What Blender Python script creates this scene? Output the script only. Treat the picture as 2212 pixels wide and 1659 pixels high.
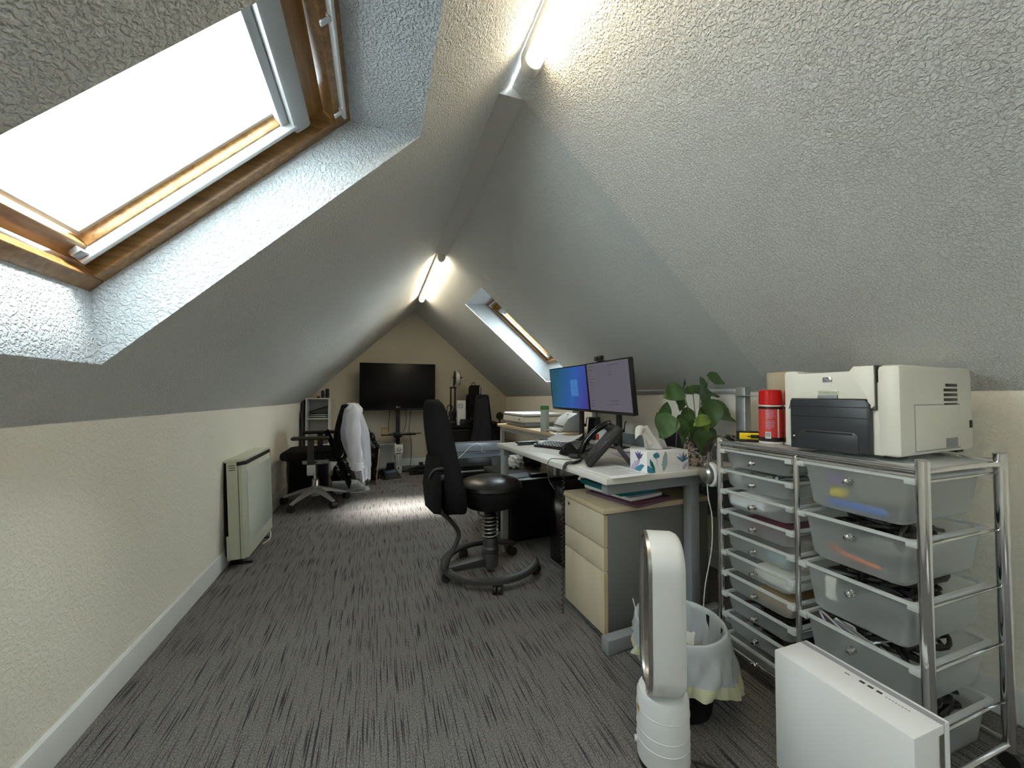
import bpy, bmesh, math, random
from mathutils import Vector, Matrix
random.seed(7)
S = bpy.context.scene
for o in list(bpy.data.objects): bpy.data.objects.remove(o)
COL = S.collection
R = math.radians
V = Vector
# ------------------------------------------------------------------ camera, sky, sun, exposure
cd = bpy.data.cameras.new('camera'); cam = bpy.data.objects.new('camera', cd); COL.objects.link(cam)
cd.sensor_fit = 'HORIZONTAL'; cd.sensor_width = 36.0; cd.lens = 36.0*831.0/2212.0
cd.clip_start = 0.02; cd.clip_end = 100
cam.location = (0, 0, 1.07)
cam.rotation_euler = (R(90+1.529), 0, R(-19.292))
S.camera = cam
W = bpy.data.worlds.new('overcast_sky'); S.world = W; W.use_nodes = True
bg = W.node_tree.nodes['Background']
bg.inputs['Color'].default_value = (0.84, 0.955, 1.0, 1); bg.inputs['Strength'].default_value = 7.0
sd = bpy.data.lights.new('hazy_sun', 'SUN'); sd.energy = 10.0; sd.angle = R(12); sd.color = (1.0, 0.96, 0.9)
sun = bpy.data.objects.new('hazy_sun', sd); COL.objects.link(sun)
sun.rotation_euler = V((-1.24, 0.16, -1.72)).to_track_quat('-Z', 'Y').to_euler(); sun.location = (6, -1, 9)
S.view_settings.view_transform = 'Standard'; S.view_settings.look = 'None'
S.view_settings.gamma = 1.0; S.view_settings.use_curve_mapping = False
S.view_settings.exposure = 1.5
TUBE_STRENGTH = 7.5
# ------------------------------------------------------------------ materials
def nm(name):
    m = bpy.data.materials.new(name); m.use_nodes = True
    return m, m.node_tree.nodes, m.node_tree.links, m.node_tree.nodes['Principled BSDF']
def mat(name, col, rough=0.5, metal=0.0, bump=None, var=0.0, vscale=6.0, spec=None, coat=0.0, emit=None, estr=0.0, sheen=0.0):
    m, N, L, b = nm(name)
    b.inputs['Base Color'].default_value = (*col, 1)
    b.inputs['Roughness'].default_value = rough; b.inputs['Metallic'].default_value = metal
    if spec is not None: b.inputs['Specular IOR Level'].default_value = spec
    if coat: b.inputs['Coat Weight'].default_value = coat
    if sheen: b.inputs['Sheen Weight'].default_value = sheen
    if emit: b.inputs['Emission Color'].default_value = (*emit, 1); b.inputs['Emission Strength'].default_value = estr
    tc = N.new('ShaderNodeTexCoord')
    if var > 0:
        n = N.new('ShaderNodeTexNoise'); n.inputs['Scale'].default_value = vscale; n.inputs['Detail'].default_value = 3
        L.new(tc.outputs['Object'], n.inputs['Vector'])
        mx = N.new('ShaderNodeMix'); mx.data_type = 'RGBA'
        mx.inputs[6].default_value = (*[c*(1-var) for c in col], 1); mx.inputs[7].default_value = (*[min(1, c*(1+var)) for c in col], 1)
        L.new(n.outputs['Fac'], mx.inputs[0]); L.new(mx.outputs[2], b.inputs['Base Color'])
    if bump:
        sc, st, ds = bump
        n = N.new('ShaderNodeTexNoise'); n.inputs['Scale'].default_value = sc; n.inputs['Detail'].default_value = 2
        L.new(tc.outputs['Object'], n.inputs['Vector'])
        bp = N.new('ShaderNodeBump'); bp.inputs['Strength'].default_value = st; bp.inputs['Distance'].default_value = ds
        L.new(n.outputs['Fac'], bp.inputs['Height']); L.new(bp.outputs['Normal'], b.inputs['Normal'])
    return m
def plaster(name, col, scale, strength, dist, lo=0.42, hi=0.62, distortion=0.9):
    """painted stipple plaster: raised worm-like ridges"""
    m, N, L, b = nm(name)
    b.inputs['Base Color'].default_value = (*col, 1); b.inputs['Roughness'].default_value = 0.7
    b.inputs['Specular IOR Level'].default_value = 0.25
    tc = N.new('ShaderNodeTexCoord')
    n = N.new('ShaderNodeTexNoise'); n.inputs['Scale'].default_value = scale; n.inputs['Detail'].default_value = 1.5
    n.inputs['Distortion'].default_value = distortion
    L.new(tc.outputs['Object'], n.inputs['Vector'])
    r = N.new('ShaderNodeMapRange'); r.interpolation_type = 'SMOOTHSTEP'
    r.inputs[1].default_value = lo; r.inputs[2].default_value = hi
    L.new(n.outputs['Fac'], r.inputs[0])
    n2 = N.new('ShaderNodeTexNoise'); n2.inputs['Scale'].default_value = 3.0
    L.new(tc.outputs['Object'], n2.inputs['Vector'])
    mx = N.new('ShaderNodeMix'); mx.data_type = 'RGBA'
    mx.inputs[6].default_value = (*[c*0.95 for c in col], 1); mx.inputs[7].default_value = (*[min(1, c*1.04) for c in col], 1)
    L.new(n2.outputs['Fac'], mx.inputs[0]); L.new(mx.outputs[2], b.inputs['Base Color'])
    bp = N.new('ShaderNodeBump'); bp.inputs['Strength'].default_value = strength; bp.inputs['Distance'].default_value = dist
    L.new(r.outputs[0], bp.inputs['Height']); L.new(bp.outputs['Normal'], b.inputs['Normal'])
    return m
def wood(name, c1, c2, stretch=(3, 3, 3), scale=8, rough=0.4):
    m, N, L, b = nm(name)
    tc = N.new('ShaderNodeTexCoord'); mp = N.new('ShaderNodeMapping'); mp.inputs['Scale'].default_value = stretch
    L.new(tc.outputs['Object'], mp.inputs['Vector'])
    n = N.new('ShaderNodeTexNoise'); n.inputs['Scale'].default_value = scale; n.inputs['Detail'].default_value = 5; n.inputs['Distortion'].default_value = 0.6
    L.new(mp.outputs[0], n.inputs['Vector'])
    cr = N.new('ShaderNodeValToRGB'); cr.color_ramp.elements[0].position = 0.35; cr.color_ramp.elements[1].position = 0.68
    cr.color_ramp.elements[0].color = (*c1, 1); cr.color_ramp.elements[1].color = (*c2, 1)
    L.new(n.outputs['Fac'], cr.inputs[0]); L.new(cr.outputs[0], b.inputs['Base Color'])
    b.inputs['Roughness'].default_value = rough
    return m
def carpet_mat():
    m, N, L, b = nm('carpet')
    tc = N.new('ShaderNodeTexCoord')
    def noise(sx, sy, sc, det=2):
        mp = N.new('ShaderNodeMapping'); mp.inputs['Scale'].default_value = (sx, sy, 1)
        L.new(tc.outputs['Object'], mp.inputs['Vector'])
        n = N.new('ShaderNodeTexNoise'); n.inputs['Scale'].default_value = sc; n.inputs['Detail'].default_value = det
        L.new(mp.outputs[0], n.inputs['Vector']); return n
    a = noise(1.0, 0.022, 190, 1.5); f = noise(1, 0.5, 330, 2); t2 = noise(1.0, 0.025, 210, 2)
    cr = N.new('ShaderNodeValToRGB'); e = cr.color_ramp.elements
    e[0].position = 0.36; e[0].color = (0.040, 0.037, 0.045, 1); e[1].position = 0.42; e[1].color = (0.150, 0.144, 0.143, 1)
    L.new(a.outputs['Fac'], cr.inputs[0])
    cr2 = N.new('ShaderNodeValToRGB'); e = cr2.color_ramp.elements
    e[0].position = 0.38; e[0].color = (0.72, 0.72, 0.73, 1); e[1].position = 0.66; e[1].color = (1.6, 1.58, 1.52, 1)
    L.new(f.outputs['Fac'], cr2.inputs[0])
    cr3 = N.new('ShaderNodeValToRGB'); e = cr3.color_ramp.elements
    e[0].position = 0.34; e[0].color = (0.5, 0.48, 0.54, 1); e[1].position = 0.41; e[1].color = (1.06, 1.05, 1.03, 1)
    L.new(t2.outputs['Fac'], cr3.inputs[0])
    m1 = N.new('ShaderNodeMix'); m1.data_type = 'RGBA'; m1.blend_type = 'MULTIPLY'; m1.inputs[0].default_value = 1
    L.new(cr.outputs[0], m1.inputs[6]); L.new(cr2.outputs[0], m1.inputs[7])
    m2 = N.new('ShaderNodeMix'); m2.data_type = 'RGBA'; m2.blend_type = 'MULTIPLY'; m2.inputs[0].default_value = 1
    L.new(m1.outputs[2], m2.inputs[6]); L.new(cr3.outputs[0], m2.inputs[7])
    L.new(m2.outputs[2], b.inputs['Base Color'])
    b.inputs['Roughness'].default_value = 0.95; b.inputs['Specular IOR Level'].default_value = 0.1
    bp = N.new('ShaderNodeBump'); bp.inputs['Strength'].default_value = 0.6; bp.inputs['Distance'].default_value = 0.004
    L.new(f.outputs['Fac'], bp.inputs['Height']); L.new(bp.outputs['Normal'], b.inputs['Normal'])
    return m
def glass_mat():
    m, N, L, b = nm('window_glass'); N.remove(b)
    out = N['Material Output']
    t = N.new('ShaderNodeBsdfTransparent'); t.inputs[0].default_value = (0.97, 0.985, 0.98, 1)
    g = N.new('ShaderNodeBsdfGlossy'); g.inputs['Roughness'].default_value = 0.02
    mx = N.new('ShaderNodeMixShader'); mx.inputs[0].default_value = 0.06
    L.new(t.outputs[0], mx.inputs[1]); L.new(g.outputs[0], mx.inputs[2]); L.new(mx.outputs[0], out.inputs[0])
    return m
def frosted(name, col, clear, rough=0.35, trans=0.55):
    """cloudy thin plastic: part of the light passes straight through, part is scattered"""
    m, N, L, b = nm(name); out = N['Material Output']
    b.inputs['Base Color'].default_value = (*col, 1); b.inputs['Roughness'].default_value = rough
    tl = N.new('ShaderNodeBsdfTranslucent'); tl.inputs[0].default_value = (*col, 1)
    tp = N.new('ShaderNodeBsdfTransparent'); tp.inputs[0].default_value = (*[min(1, c*1.2) for c in col], 1)
    m1 = N.new('ShaderNodeMixShader'); m1.inputs[0].default_value = trans
    L.new(b.outputs[0], m1.inputs[1]); L.new(tl.outputs[0], m1.inputs[2])
    m2 = N.new('ShaderNodeMixShader'); m2.inputs[0].default_value = clear
    L.new(m1.outputs[0], m2.inputs[1]); L.new(tp.outputs[0], m2.inputs[2]); L.new(m2.outputs[0], out.inputs[0])
    return m
def cloth_mat(name, col, trans=0.3):
    m, N, L, b = nm(name); out = N['Material Output']
    b.inputs['Base Color'].default_value = (*col, 1); b.inputs['Roughness'].default_value = 0.8
    tl = N.new('ShaderNodeBsdfTranslucent'); tl.inputs[0].default_value = (*col, 1)
    m1 = N.new('ShaderNodeMixShader'); m1.inputs[0].default_value = trans
    L.new(b.outputs[0], m1.inputs[1]); L.new(tl.outputs[0], m1.inputs[2]); L.new(m1.outputs[0], out.inputs[0])
    return m
def splotch(name, base, cols, scale, cut=0.56, rough=0.35):
    """printed or glazed blotches of several colours on a pale ground"""
    m, N, L, b = nm(name); tc = N.new('ShaderNodeTexCoord'); prev = None
    for k, c in enumerate(cols):
        mp = N.new('ShaderNodeMapping'); mp.inputs['Location'].default_value = (k*7.3, k*3.1, k*5.7)
        L.new(tc.outputs['Object'], mp.inputs['Vector'])
        n = N.new('ShaderNodeTexNoise'); n.inputs['Scale'].default_value = scale*(1+0.35*k); n.inputs['Detail'].default_value = 3; n.inputs['Distortion'].default_value = 1.2
        L.new(mp.outputs[0], n.inputs['Vector'])
        st = N.new('ShaderNodeMapRange'); st.inputs[1].default_value = cut; st.inputs[2].default_value = cut+0.02
        L.new(n.outputs['Fac'], st.inputs[0])
        mx = N.new('ShaderNodeMix'); mx.data_type = 'RGBA'; mx.inputs[6].default_value = (*base, 1); mx.inputs[7].default_value = (*c, 1)
        if prev: L.new(prev, mx.inputs[6])
        L.new(st.outputs[0], mx.inputs[0]); prev = mx.outputs[2]
    L.new(prev, b.inputs['Base Color']); b.inputs['Roughness'].default_value = rough
    return m
M = {}
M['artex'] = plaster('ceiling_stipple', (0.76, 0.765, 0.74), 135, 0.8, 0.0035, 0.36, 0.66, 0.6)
M['artex_smooth'] = plaster('ceiling_fine_stipple_shaded', (0.63, 0.645, 0.635), 85, 0.35, 0.003)  # far right slope, darkened in colour to stand in for its shading
M['reveal'] = plaster('reveal_stipple_dimmed', (0.50, 0.53, 0.55), 125, 0.8, 0.0035, 0.36, 0.66, 0.6)  # white plaster greyed in colour to hold down the strong skylight on it
M['cream_wall'] = plaster('cream_wallpaper', (0.86, 0.83, 0.73), 60, 0.35, 0.003)  # cream lightened in colour to stand in for brighter light on the left wall
M['end_wall'] = plaster('cream_gable_shaded', (0.62, 0.575, 0.465), 60, 0.3, 0.003)  # same cream as the knee walls, darkened to stand in for dimmer light
M['trim_paint'] = mat('trim_paint', (0.72, 0.73, 0.72), 0.4)
M['strip_paint'] = mat('strip_paint', (0.60, 0.60, 0.58), 0.6)
M['carpet'] = carpet_mat()
M['pine'] = wood('varnished_pine', (0.20, 0.098, 0.030), (0.36, 0.195, 0.070), (2, 22, 22), 3.0, 0.3)
M['pine_y'] = wood('varnished_pine_rail', (0.24, 0.120, 0.036), (0.42, 0.235, 0.085), (22, 2, 22), 3.0, 0.3)
M['glass'] = glass_mat()
M['alu'] = mat('aluminium', (0.40, 0.41, 0.42), 0.45, 0.8)
M['white_alu'] = mat('white_aluminium', (0.72, 0.75, 0.76), 0.3, 0.25)
M['blind_grey'] = mat('blind_cassette', (0.50, 0.52, 0.53), 0.4, 0.15)
M['chrome'] = mat('chrome', (0.72, 0.72, 0.73), 0.1, 1.0)
M['steel'] = mat('brushed_steel', (0.52, 0.51, 0.48), 0.3, 1.0)
M['white_plastic'] = mat('white_plastic', (0.74, 0.745, 0.74), 0.35)
M['cream_plastic'] = mat('cream_plastic', (0.78, 0.765, 0.69), 0.4)
M['heater_cream'] = mat('heater_enamel', (0.60, 0.62, 0.50), 0.35)
M['heater_panel'] = mat('heater_glossy_panel', (0.60, 0.64, 0.56), 0.18)
M['brown_dark'] = mat('dark_brown_trim', (0.035, 0.028, 0.025), 0.35)
M['black'] = mat('black_plastic', (0.012, 0.012, 0.013), 0.4)
M['black_gloss'] = mat('black_gloss', (0.006, 0.006, 0.007), 0.12)
M['black_matt'] = mat('black_matt', (0.008, 0.008, 0.009), 0.75, spec=0.2)
M['black_cloth'] = mat('black_fabric', (0.010, 0.010, 0.011), 0.9, bump=(900, 0.5, 0.001), spec=0.2)
M['navy_cloth'] = mat('dark_grey_nylon', (0.022, 0.023, 0.030), 0.85, bump=(300, 0.3, 0.001), spec=0.2)
M['leather'] = mat('black_leather', (0.012, 0.012, 0.013), 0.3, bump=(260, 0.18, 0.001))
M['tv_black'] = mat('television_black', (0.004, 0.004, 0.005), 0.35, spec=0.25)
M['rubber'] = mat('black_rubber', (0.014, 0.014, 0.014), 0.6)
M['dark_metal'] = mat('dark_grey_metal', (0.055, 0.055, 0.057), 0.42, 0.3)
M['charcoal'] = mat('charcoal_plastic', (0.030, 0.034, 0.040), 0.4)
M['grey_metal'] = mat('grey_painted_steel', (0.26, 0.275, 0.29), 0.45)
M['silver_paint'] = mat('silver_paint', (0.50, 0.51, 0.51), 0.4, 0.3)
M['grey_panel'] = mat('grey_melamine', (0.155, 0.158, 0.155), 0.55)
M['white_desk'] = mat('white_melamine', (0.66, 0.645, 0.59), 0.42)
M['beech'] = wood('beech_melamine', (0.58, 0.455, 0.28), (0.66, 0.53, 0.35), (3, 30, 3), 2.0, 0.45)
M['maple'] = wood('pale_maple_front', (0.60, 0.51, 0.36), (0.66, 0.57, 0.42), (4, 4, 3), 2.0, 0.45)
M['paper'] = mat('white_paper', (0.82, 0.82, 0.83), 0.75)
M['print_grey'] = mat('grey_print', (0.33, 0.33, 0.36), 0.7)
M['print_black'] = mat('black_print', (0.05, 0.05, 0.06), 0.6)
M['cardboard'] = mat('brown_cardboard', (0.36, 0.25, 0.13), 0.8)
M['frost'] = frosted('frosted_drawer_plastic', (0.82, 0.855, 0.865), 0.66, 0.3, 0.5)
M['frost_rim'] = frosted('frosted_rim_plastic', (0.74, 0.77, 0.77), 0.05, 0.3, 0.35)
M['clear'] = frosted('clear_bottle_plastic', (0.72, 0.75, 0.74), 0.35, 0.2, 0.4)
M['bag'] = frosted('white_bin_liner', (0.80, 0.84, 0.87), 0.14, 0.25, 0.5)
M['bag_yellow'] = frosted('yellow_drawstring_band', (0.80, 0.80, 0.55), 0.05, 0.3, 0.4)
M['film'] = frosted('cream_stretch_film', (0.74, 0.68, 0.52), 0.1, 0.15, 0.35)
M['red'] = mat('red_gloss', (0.62, 0.012, 0.014), 0.28)
M['red_label'] = mat('red_label', (0.58, 0.045, 0.04), 0.4)
M['yellow'] = mat('yellow_plastic', (0.85, 0.66, 0.01), 0.35)
M['orange'] = mat('orange_plastic', (0.75, 0.15, 0.03), 0.4)
M['blue'] = mat('blue_plastic', (0.05, 0.16, 0.60), 0.4)
M['purple'] = mat('purple_plastic', (0.22, 0.10, 0.36), 0.5)
M['maroon'] = mat('maroon_cover', (0.11, 0.03, 0.05), 0.5)
M['plum'] = mat('plum_cover', (0.15, 0.09, 0.13), 0.5)
M['teal'] = mat('teal_folder', (0.01, 0.18, 0.22), 0.45)
M['green_cap'] = mat('green_cap', (0.09, 0.25, 0.06), 0.4)
M['green_light'] = mat('pale_green_seal', (0.45, 0.62, 0.40), 0.4)
M['leaf'] = mat('plant_leaf', (0.048, 0.105, 0.032), 0.35, var=0.35, vscale=9)
M['leaf_bright'] = mat('young_leaf', (0.14, 0.23, 0.035), 0.35, var=0.2)
M['stem'] = mat('leaf_stalk', (0.12, 0.16, 0.05), 0.5)
M['soil'] = mat('potting_soil', (0.02, 0.014, 0.010), 0.95, bump=(120, 1, 0.004))
M['pot'] = splotch('patterned_glaze', (0.55, 0.45, 0.33), [(0.025, 0.022, 0.028), (0.015, 0.02, 0.11)], 55, 0.54)
M['shirt'] = cloth_mat('white_cotton', (0.80, 0.80, 0.86), 0.25)
M['tissue'] = cloth_mat('white_tissue', (0.84, 0.83, 0.80), 0.3)
M['grey_bag'] = mat('pale_grey_plastic', (0.42, 0.45, 0.45), 0.4, bump=(25, 0.6, 0.01))
M['bin_bag'] = mat('crumpled_black_plastic', (0.012, 0.012, 0.013), 0.25, bump=(22, 1.0, 0.02))
M['plotter'] = mat('blue_grey_plastic', (0.14, 0.165, 0.20), 0.32)
M['tube'] = mat('lit_diffuser', (0.9, 0.9, 0.88), 0.4, emit=(1.0, 0.85, 0.61), estr=TUBE_STRENGTH)
M['grey_fabric'] = mat('blue_grey_fabric', (0.20, 0.225, 0.245), 0.85)
M['board_white'] = mat('white_board', (0.68, 0.67, 0.62), 0.4)
M['board_dark'] = mat('dark_sheet', (0.045, 0.042, 0.038), 0.6)
M['hp_blue'] = mat('emblem_steel_blue', (0.10, 0.16, 0.24), 0.3, 0.4)
M['petal_purple'] = mat('printed_purple', (0.16, 0.12, 0.30), 0.5)
M['petal_blue'] = mat('printed_blue', (0.05, 0.27, 0.40), 0.5)
M['petal_sage'] = mat('printed_sage', (0.30, 0.42, 0.42), 0.5)
M['petal_lilac'] = mat('printed_lilac', (0.50, 0.45, 0.62), 0.5)
M['sticker'] = mat('orange_sticker', (0.60, 0.32, 0.02), 0.5)
M['food'] = mat('orange_peel', (0.55, 0.26, 0.04), 0.6)
def screen_mat(kind):
    m, N, L, b = nm('screen_'+kind); out = N['Material Output']
    tc = N.new('ShaderNodeTexCoord'); sp = N.new('ShaderNodeSeparateXYZ'); L.new(tc.outputs['Generated'], sp.inputs[0])
    b.inputs['Base Color'].default_value = (0.01, 0.01, 0.012, 1); b.inputs['Roughness'].default_value = 0.35
    if kind == 'desktop':
        ax = N.new('ShaderNodeMath'); ax.operation = 'MULTIPLY_ADD'; ax.inputs[1].default_value = 0.25
        L.new(sp.outputs['Z'], ax.inputs[0]); L.new(sp.outputs['Y'], ax.inputs[2])
        cr = N.new('ShaderNodeValToRGB'); e = cr.color_ramp.elements
        e[0].position = 0.05; e[0].color = (0.055, 0.035, 0.27, 1); e[1].position = 1.1; e[1].color = (0.012, 0.10, 0.17, 1)
        k = e.new(0.45); k.color = (0.025, 0.11, 0.42, 1)
        L.new(ax.outputs[0], cr.inputs[0]); L.new(cr.outputs[0], b.inputs['Emission Color'])
    else:
        b.inputs['Emission Color'].default_value = (0.125, 0.115, 0.145, 1)
    b.inputs['Emission Strength'].default_value = 0.28
    return m
M['screen_desktop'] = screen_mat('desktop'); M['screen_page'] = screen_mat('page')
M['glow_pane'] = mat('screen_light_pane', (0.01, 0.01, 0.01), 0.4, emit=(0.05, 0.17, 0.42), estr=0.34)
M['screen_text'] = mat('screen_dim_text', (0.01, 0.01, 0.01), 0.4, emit=(0.05, 0.045, 0.06), estr=0.28)
# ------------------------------------------------------------------ mesh builder
class MB:
    def __init__(s): s.bm = bmesh.new()
    def _xf(s, vs, m):
        if m is not None: bmesh.ops.transform(s.bm, matrix=m, verts=vs)
    def box(s, lo, hi, bev=0.0, m=None, seg=2):
        lo, hi = V(lo), V(hi); c = (lo+hi)/2; d = hi-lo
        r = bmesh.ops.create_cube(s.bm, size=1.0, matrix=Matrix.Translation(c) @ Matrix.Diagonal((abs(d.x), abs(d.y), abs(d.z), 1)))
        vs = r['verts']; s._xf(vs, m)
        if bev > 0:
            es = list({e for v in vs for e in v.link_edges})
            bmesh.ops.bevel(s.bm, geom=es, offset=min(bev, 0.49*min(abs(d.x), abs(d.y), abs(d.z))), segments=seg, profile=0.5, affect='EDGES')
        return s
    def cyl(s, p0, p1, r0, r1=None, seg=24, caps=True):
        p0, p1 = V(p0), V(p1); d = p1-p0; r1 = r0 if r1 is None else r1
        q = d.to_track_quat('Z', 'Y').to_matrix().to_4x4()
        bmesh.ops.create_cone(s.bm, cap_ends=caps, segments=seg, radius1=r0, radius2=r1, depth=d.length, matrix=Matrix.Translation((p0+p1)/2) @ q)
        return s
    def sphere(s, c, r, sc=(1, 1, 1), seg=20, m=None):
        mm = Matrix.Translation(c) @ (m if m is not None else Matrix.Identity(4)) @ Matrix.Diagonal((*sc, 1))
        bmesh.ops.create_uvsphere(s.bm, u_segments=seg, v_segments=max(8, seg//2), radius=r, matrix=mm); return s
    def tube(s, pts, r, seg=8, smooth=0, closed=False, caps=True):
        pts = [V(p) for p in pts]
        if smooth: pts = spline(pts, smooth, closed)
        n = len(pts); rings = []; up = None
        for i, p in enumerate(pts):
            if closed: t = pts[(i+1) % n]-pts[i-1]
            else: t = pts[min(i+1, n-1)]-pts[max(i-1, 0)]
            if t.length < 1e-9: t = V((0, 0, 1))
            t.normalize()
            if up is None:
                up = V((0, 0, 1)) if abs(t.z) < 0.9 else V((1, 0, 0))
            a = up - t*up.dot(t)
            if a.length < 1e-6: a = t.orthogonal()
            a.normalize(); b = t.cross(a); up = a
            rr = r(i/(n-1)) if callable(r) else r
            rings.append([s.bm.verts.new(p + (a*math.cos(k*2*math.pi/seg) + b*math.sin(k*2*math.pi/seg))*rr) for k in range(seg)])
        for i in range(n if closed else n-1):
            A, B = rings[i], rings[(i+1) % n]
            for k in range(seg): s.bm.faces.new((A[k], A[(k+1) % seg], B[(k+1) % seg], B[k]))
        if caps and not closed:
            s.bm.faces.new(rings[0][::-1]); s.bm.faces.new(rings[-1])
        return s
    def lathe(s, prof, seg=32, m=None, c=(0, 0, 0), sweep=2*math.pi):
        """prof: list of (radius, z)"""
        rings = []; vs = []; full = abs(sweep-2*math.pi) < 1e-6
        n = seg if full else seg+1
        for r, z in prof:
            if r < 1e-6: v = s.bm.verts.new(V(c)+V((0, 0, z))); rings.append([v]*n); vs.append(v)
            else:
                ring = [s.bm.verts.new(V(c)+V((r*math.cos(k*sweep/seg), r*math.sin(k*sweep/seg), z))) for k in range(n)]
                rings.append(ring); vs += ring
        for A, B in zip(rings, rings[1:]):
            for k in range(seg):
                k2 = (k+1) % n
                q = []
                for v in (A[k], A[k2], B[k2], B[k]):
                    if v not in q: q.append(v)
                if len(q) > 2: s.bm.faces.new(q)
        s._xf(vs, m); return s
    def prism(s, poly, depth, m=None, bev=0.0, seg=2):
        """poly in local XY, extruded along +Z by depth, then m"""
        a = [s.bm.verts.new((x, y, 0)) for x, y in poly]; b = [s.bm.verts.new((x, y, depth)) for x, y in poly]
        n = len(poly); fs = [s.bm.faces.new(a[::-1]), s.bm.faces.new(b)]
        for k in range(n): fs.append(s.bm.faces.new((a[k], a[(k+1) % n], b[(k+1) % n], b[k])))
        s._xf(a+b, m)
        if bev > 0:
            es = list({e for f in fs[:2] for e in f.edges})
            bmesh.ops.bevel(s.bm, geom=es, offset=bev, segments=seg, profile=0.5, affect='EDGES')
        return s
    def grid(s, fn, nu, nv, closed_u=False):
        g = [[s.bm.verts.new(fn(i/nu, j/nv)) for i in range(nu if closed_u else nu+1)] for j in range(nv+1)]
        w = len(g[0])
        for j in range(nv):
            for i in range(nu):
                s.bm.faces.new((g[j][i], g[j][(i+1) % w], g[j+1][(i+1) % w], g[j+1][i]))
        return s
    def quad(s, *ps, mi=0):
        f = s.bm.faces.new([s.bm.verts.new(p) for p in ps]); f.material_index = mi; return s
    def solid(s, th):
        bmesh.ops.solidify(s.bm, geom=s.bm.faces[:], thickness=th); return s
def spline(pts, k, closed=False):
    out = []; n = len(pts)
    for i in range(n if closed else n-1):
        g = lambda j: pts[j % n] if closed else pts[max(0, min(n-1, j))]
        p0, p1, p2, p3 = g(i-1), g(i), g(i+1), g(i+2)
        for q in range(k):
            t = q/k
            out.append(0.5*((2*p1)+(p2-p0)*t+(2*p0-5*p1+4*p2-p3)*t*t+(3*p1-p0-3*p2+p3)*t**3))
    if not closed: out.append(pts[-1])
    return out
XF = {}
def link(o, parent=None):
    COL.objects.link(o)
    if parent is not None: o.parent = parent
    return o
def build(name, mb, mats, parent=None, loc=None, flat=False, world=False, recalc=True, ang=32):
    """one mesh object. world=True: the builder's points are world points, moved into the parent's frame"""
    bm = mb.bm
    if recalc: bmesh.ops.recalc_face_normals(bm, faces=bm.faces[:])
    me = bpy.data.meshes.new(name)
    o = bpy.data.objects.new(name, me)
    if world:
        if parent is not None: bmesh.ops.transform(bm, matrix=XF[parent].inverted(), verts=bm.verts[:])
        else:
            xs = [v.co for v in bm.verts]
            c = V(((min(p.x for p in xs)+max(p.x for p in xs))/2, (min(p.y for p in xs)+max(p.y for p in xs))/2, min(p.z for p in xs)))
            bmesh.ops.translate(bm, vec=-c, verts=bm.verts[:]); o.location = c
    bm.to_mesh(me); bm.free()
    if not isinstance(mats, (list, tuple)): mats = [mats]
    for m in mats: me.materials.append(m)
    if not flat:
        me.polygons.foreach_set('use_smooth', [True]*len(me.polygons)); me.set_sharp_from_angle(angle=R(ang))
    if loc is not None: o.location = loc
    XF[o] = XF[parent] if parent is not None else Matrix.Translation(o.location)
    return link(o, parent)
def thing(name, label, cat, loc=(0, 0, 0), rz=0.0, group=None):
    o = bpy.data.objects.new(name, None); o.empty_display_size = 0.05
    o.location = loc; o.rotation_euler = (0, 0, rz); o['label'] = label; o['category'] = cat
    if group: o['group'] = group
    XF[o] = Matrix.Translation(loc) @ Matrix.Rotation(rz, 4, 'Z'); return link(o)
def tag(o, label, cat, group=None):
    o['label'] = label; o['category'] = cat
    if group: o['group'] = group
    return o
def struct(o): o['kind'] = 'structure'; return o
def text(s, size, m, parent, mtx, name='lettering', depth=0.0004):
    cu = bpy.data.curves.new('tmp', 'FONT'); cu.body = s; cu.size = size; cu.extrude = depth; cu.align_x = 'CENTER'; cu.align_y = 'CENTER'
    t = bpy.data.objects.new('tmp', cu); me = bpy.data.meshes.new_from_object(t)
    bpy.data.objects.remove(t); bpy.data.curves.remove(cu)
    me.name = name; me.transform(XF[parent].inverted() @ mtx); me.materials.clear(); me.materials.append(m)
    o = bpy.data.objects.new(name, me); XF[o] = XF[parent]; return link(o, parent)
def frame(o, x, y, z):
    """matrix with the given origin and axes"""
    x, y, z = V(x).normalized(), V(y).normalized(), V(z).normalized()
    return Matrix(((x.x, y.x, z.x, o[0]), (x.y, y.y, z.y, o[1]), (x.z, y.z, z.z, o[2]), (0, 0, 0, 1)))
# ================================================================== THE ROOM
RX, RZ = 0.508, 2.337              # ridge line
YB, YE = -2.2, 6.0                 # rear and far gable walls
LW = [(YB, -0.875, 0.99), (1.5, -0.88, 0.985), (4.2, -0.898, 0.966), (YE, -0.965, 0.955)]   # left knee wall head
RW = [(YB, 1.985, 1.12), (1.45, 1.985, 1.085), (YE, 1.995, 1.03)]
def lerp(tab, y):
    for (a, x0, z0), (b, x1, z1) in zip(tab, tab[1:]):
        if y <= b: t = (y-a)/(b-a); return x0+(x1-x0)*t, z0+(z1-z0)*t
    return tab[-1][1:]
struct(build('floor', MB().box((-1.1, YB-0.1, -0.08), (2.15, YE+0.1, 0)), M['carpet'], flat=True))
def kneewall(name, tab, side):
    mb = MB()
    for (a, x0, z0), (b, x1, z1) in zip(tab, tab[1:]):
        mb.quad((x0, a, 0), (x1, b, 0), (x1, b, z1+.03), (x0, a, z0+.03))
    return struct(build(name, mb, M['cream_wall'], flat=True, recalc=False))
kneewall('wall_left', LW, -1); kneewall('wall_right', RW, 1)
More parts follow.
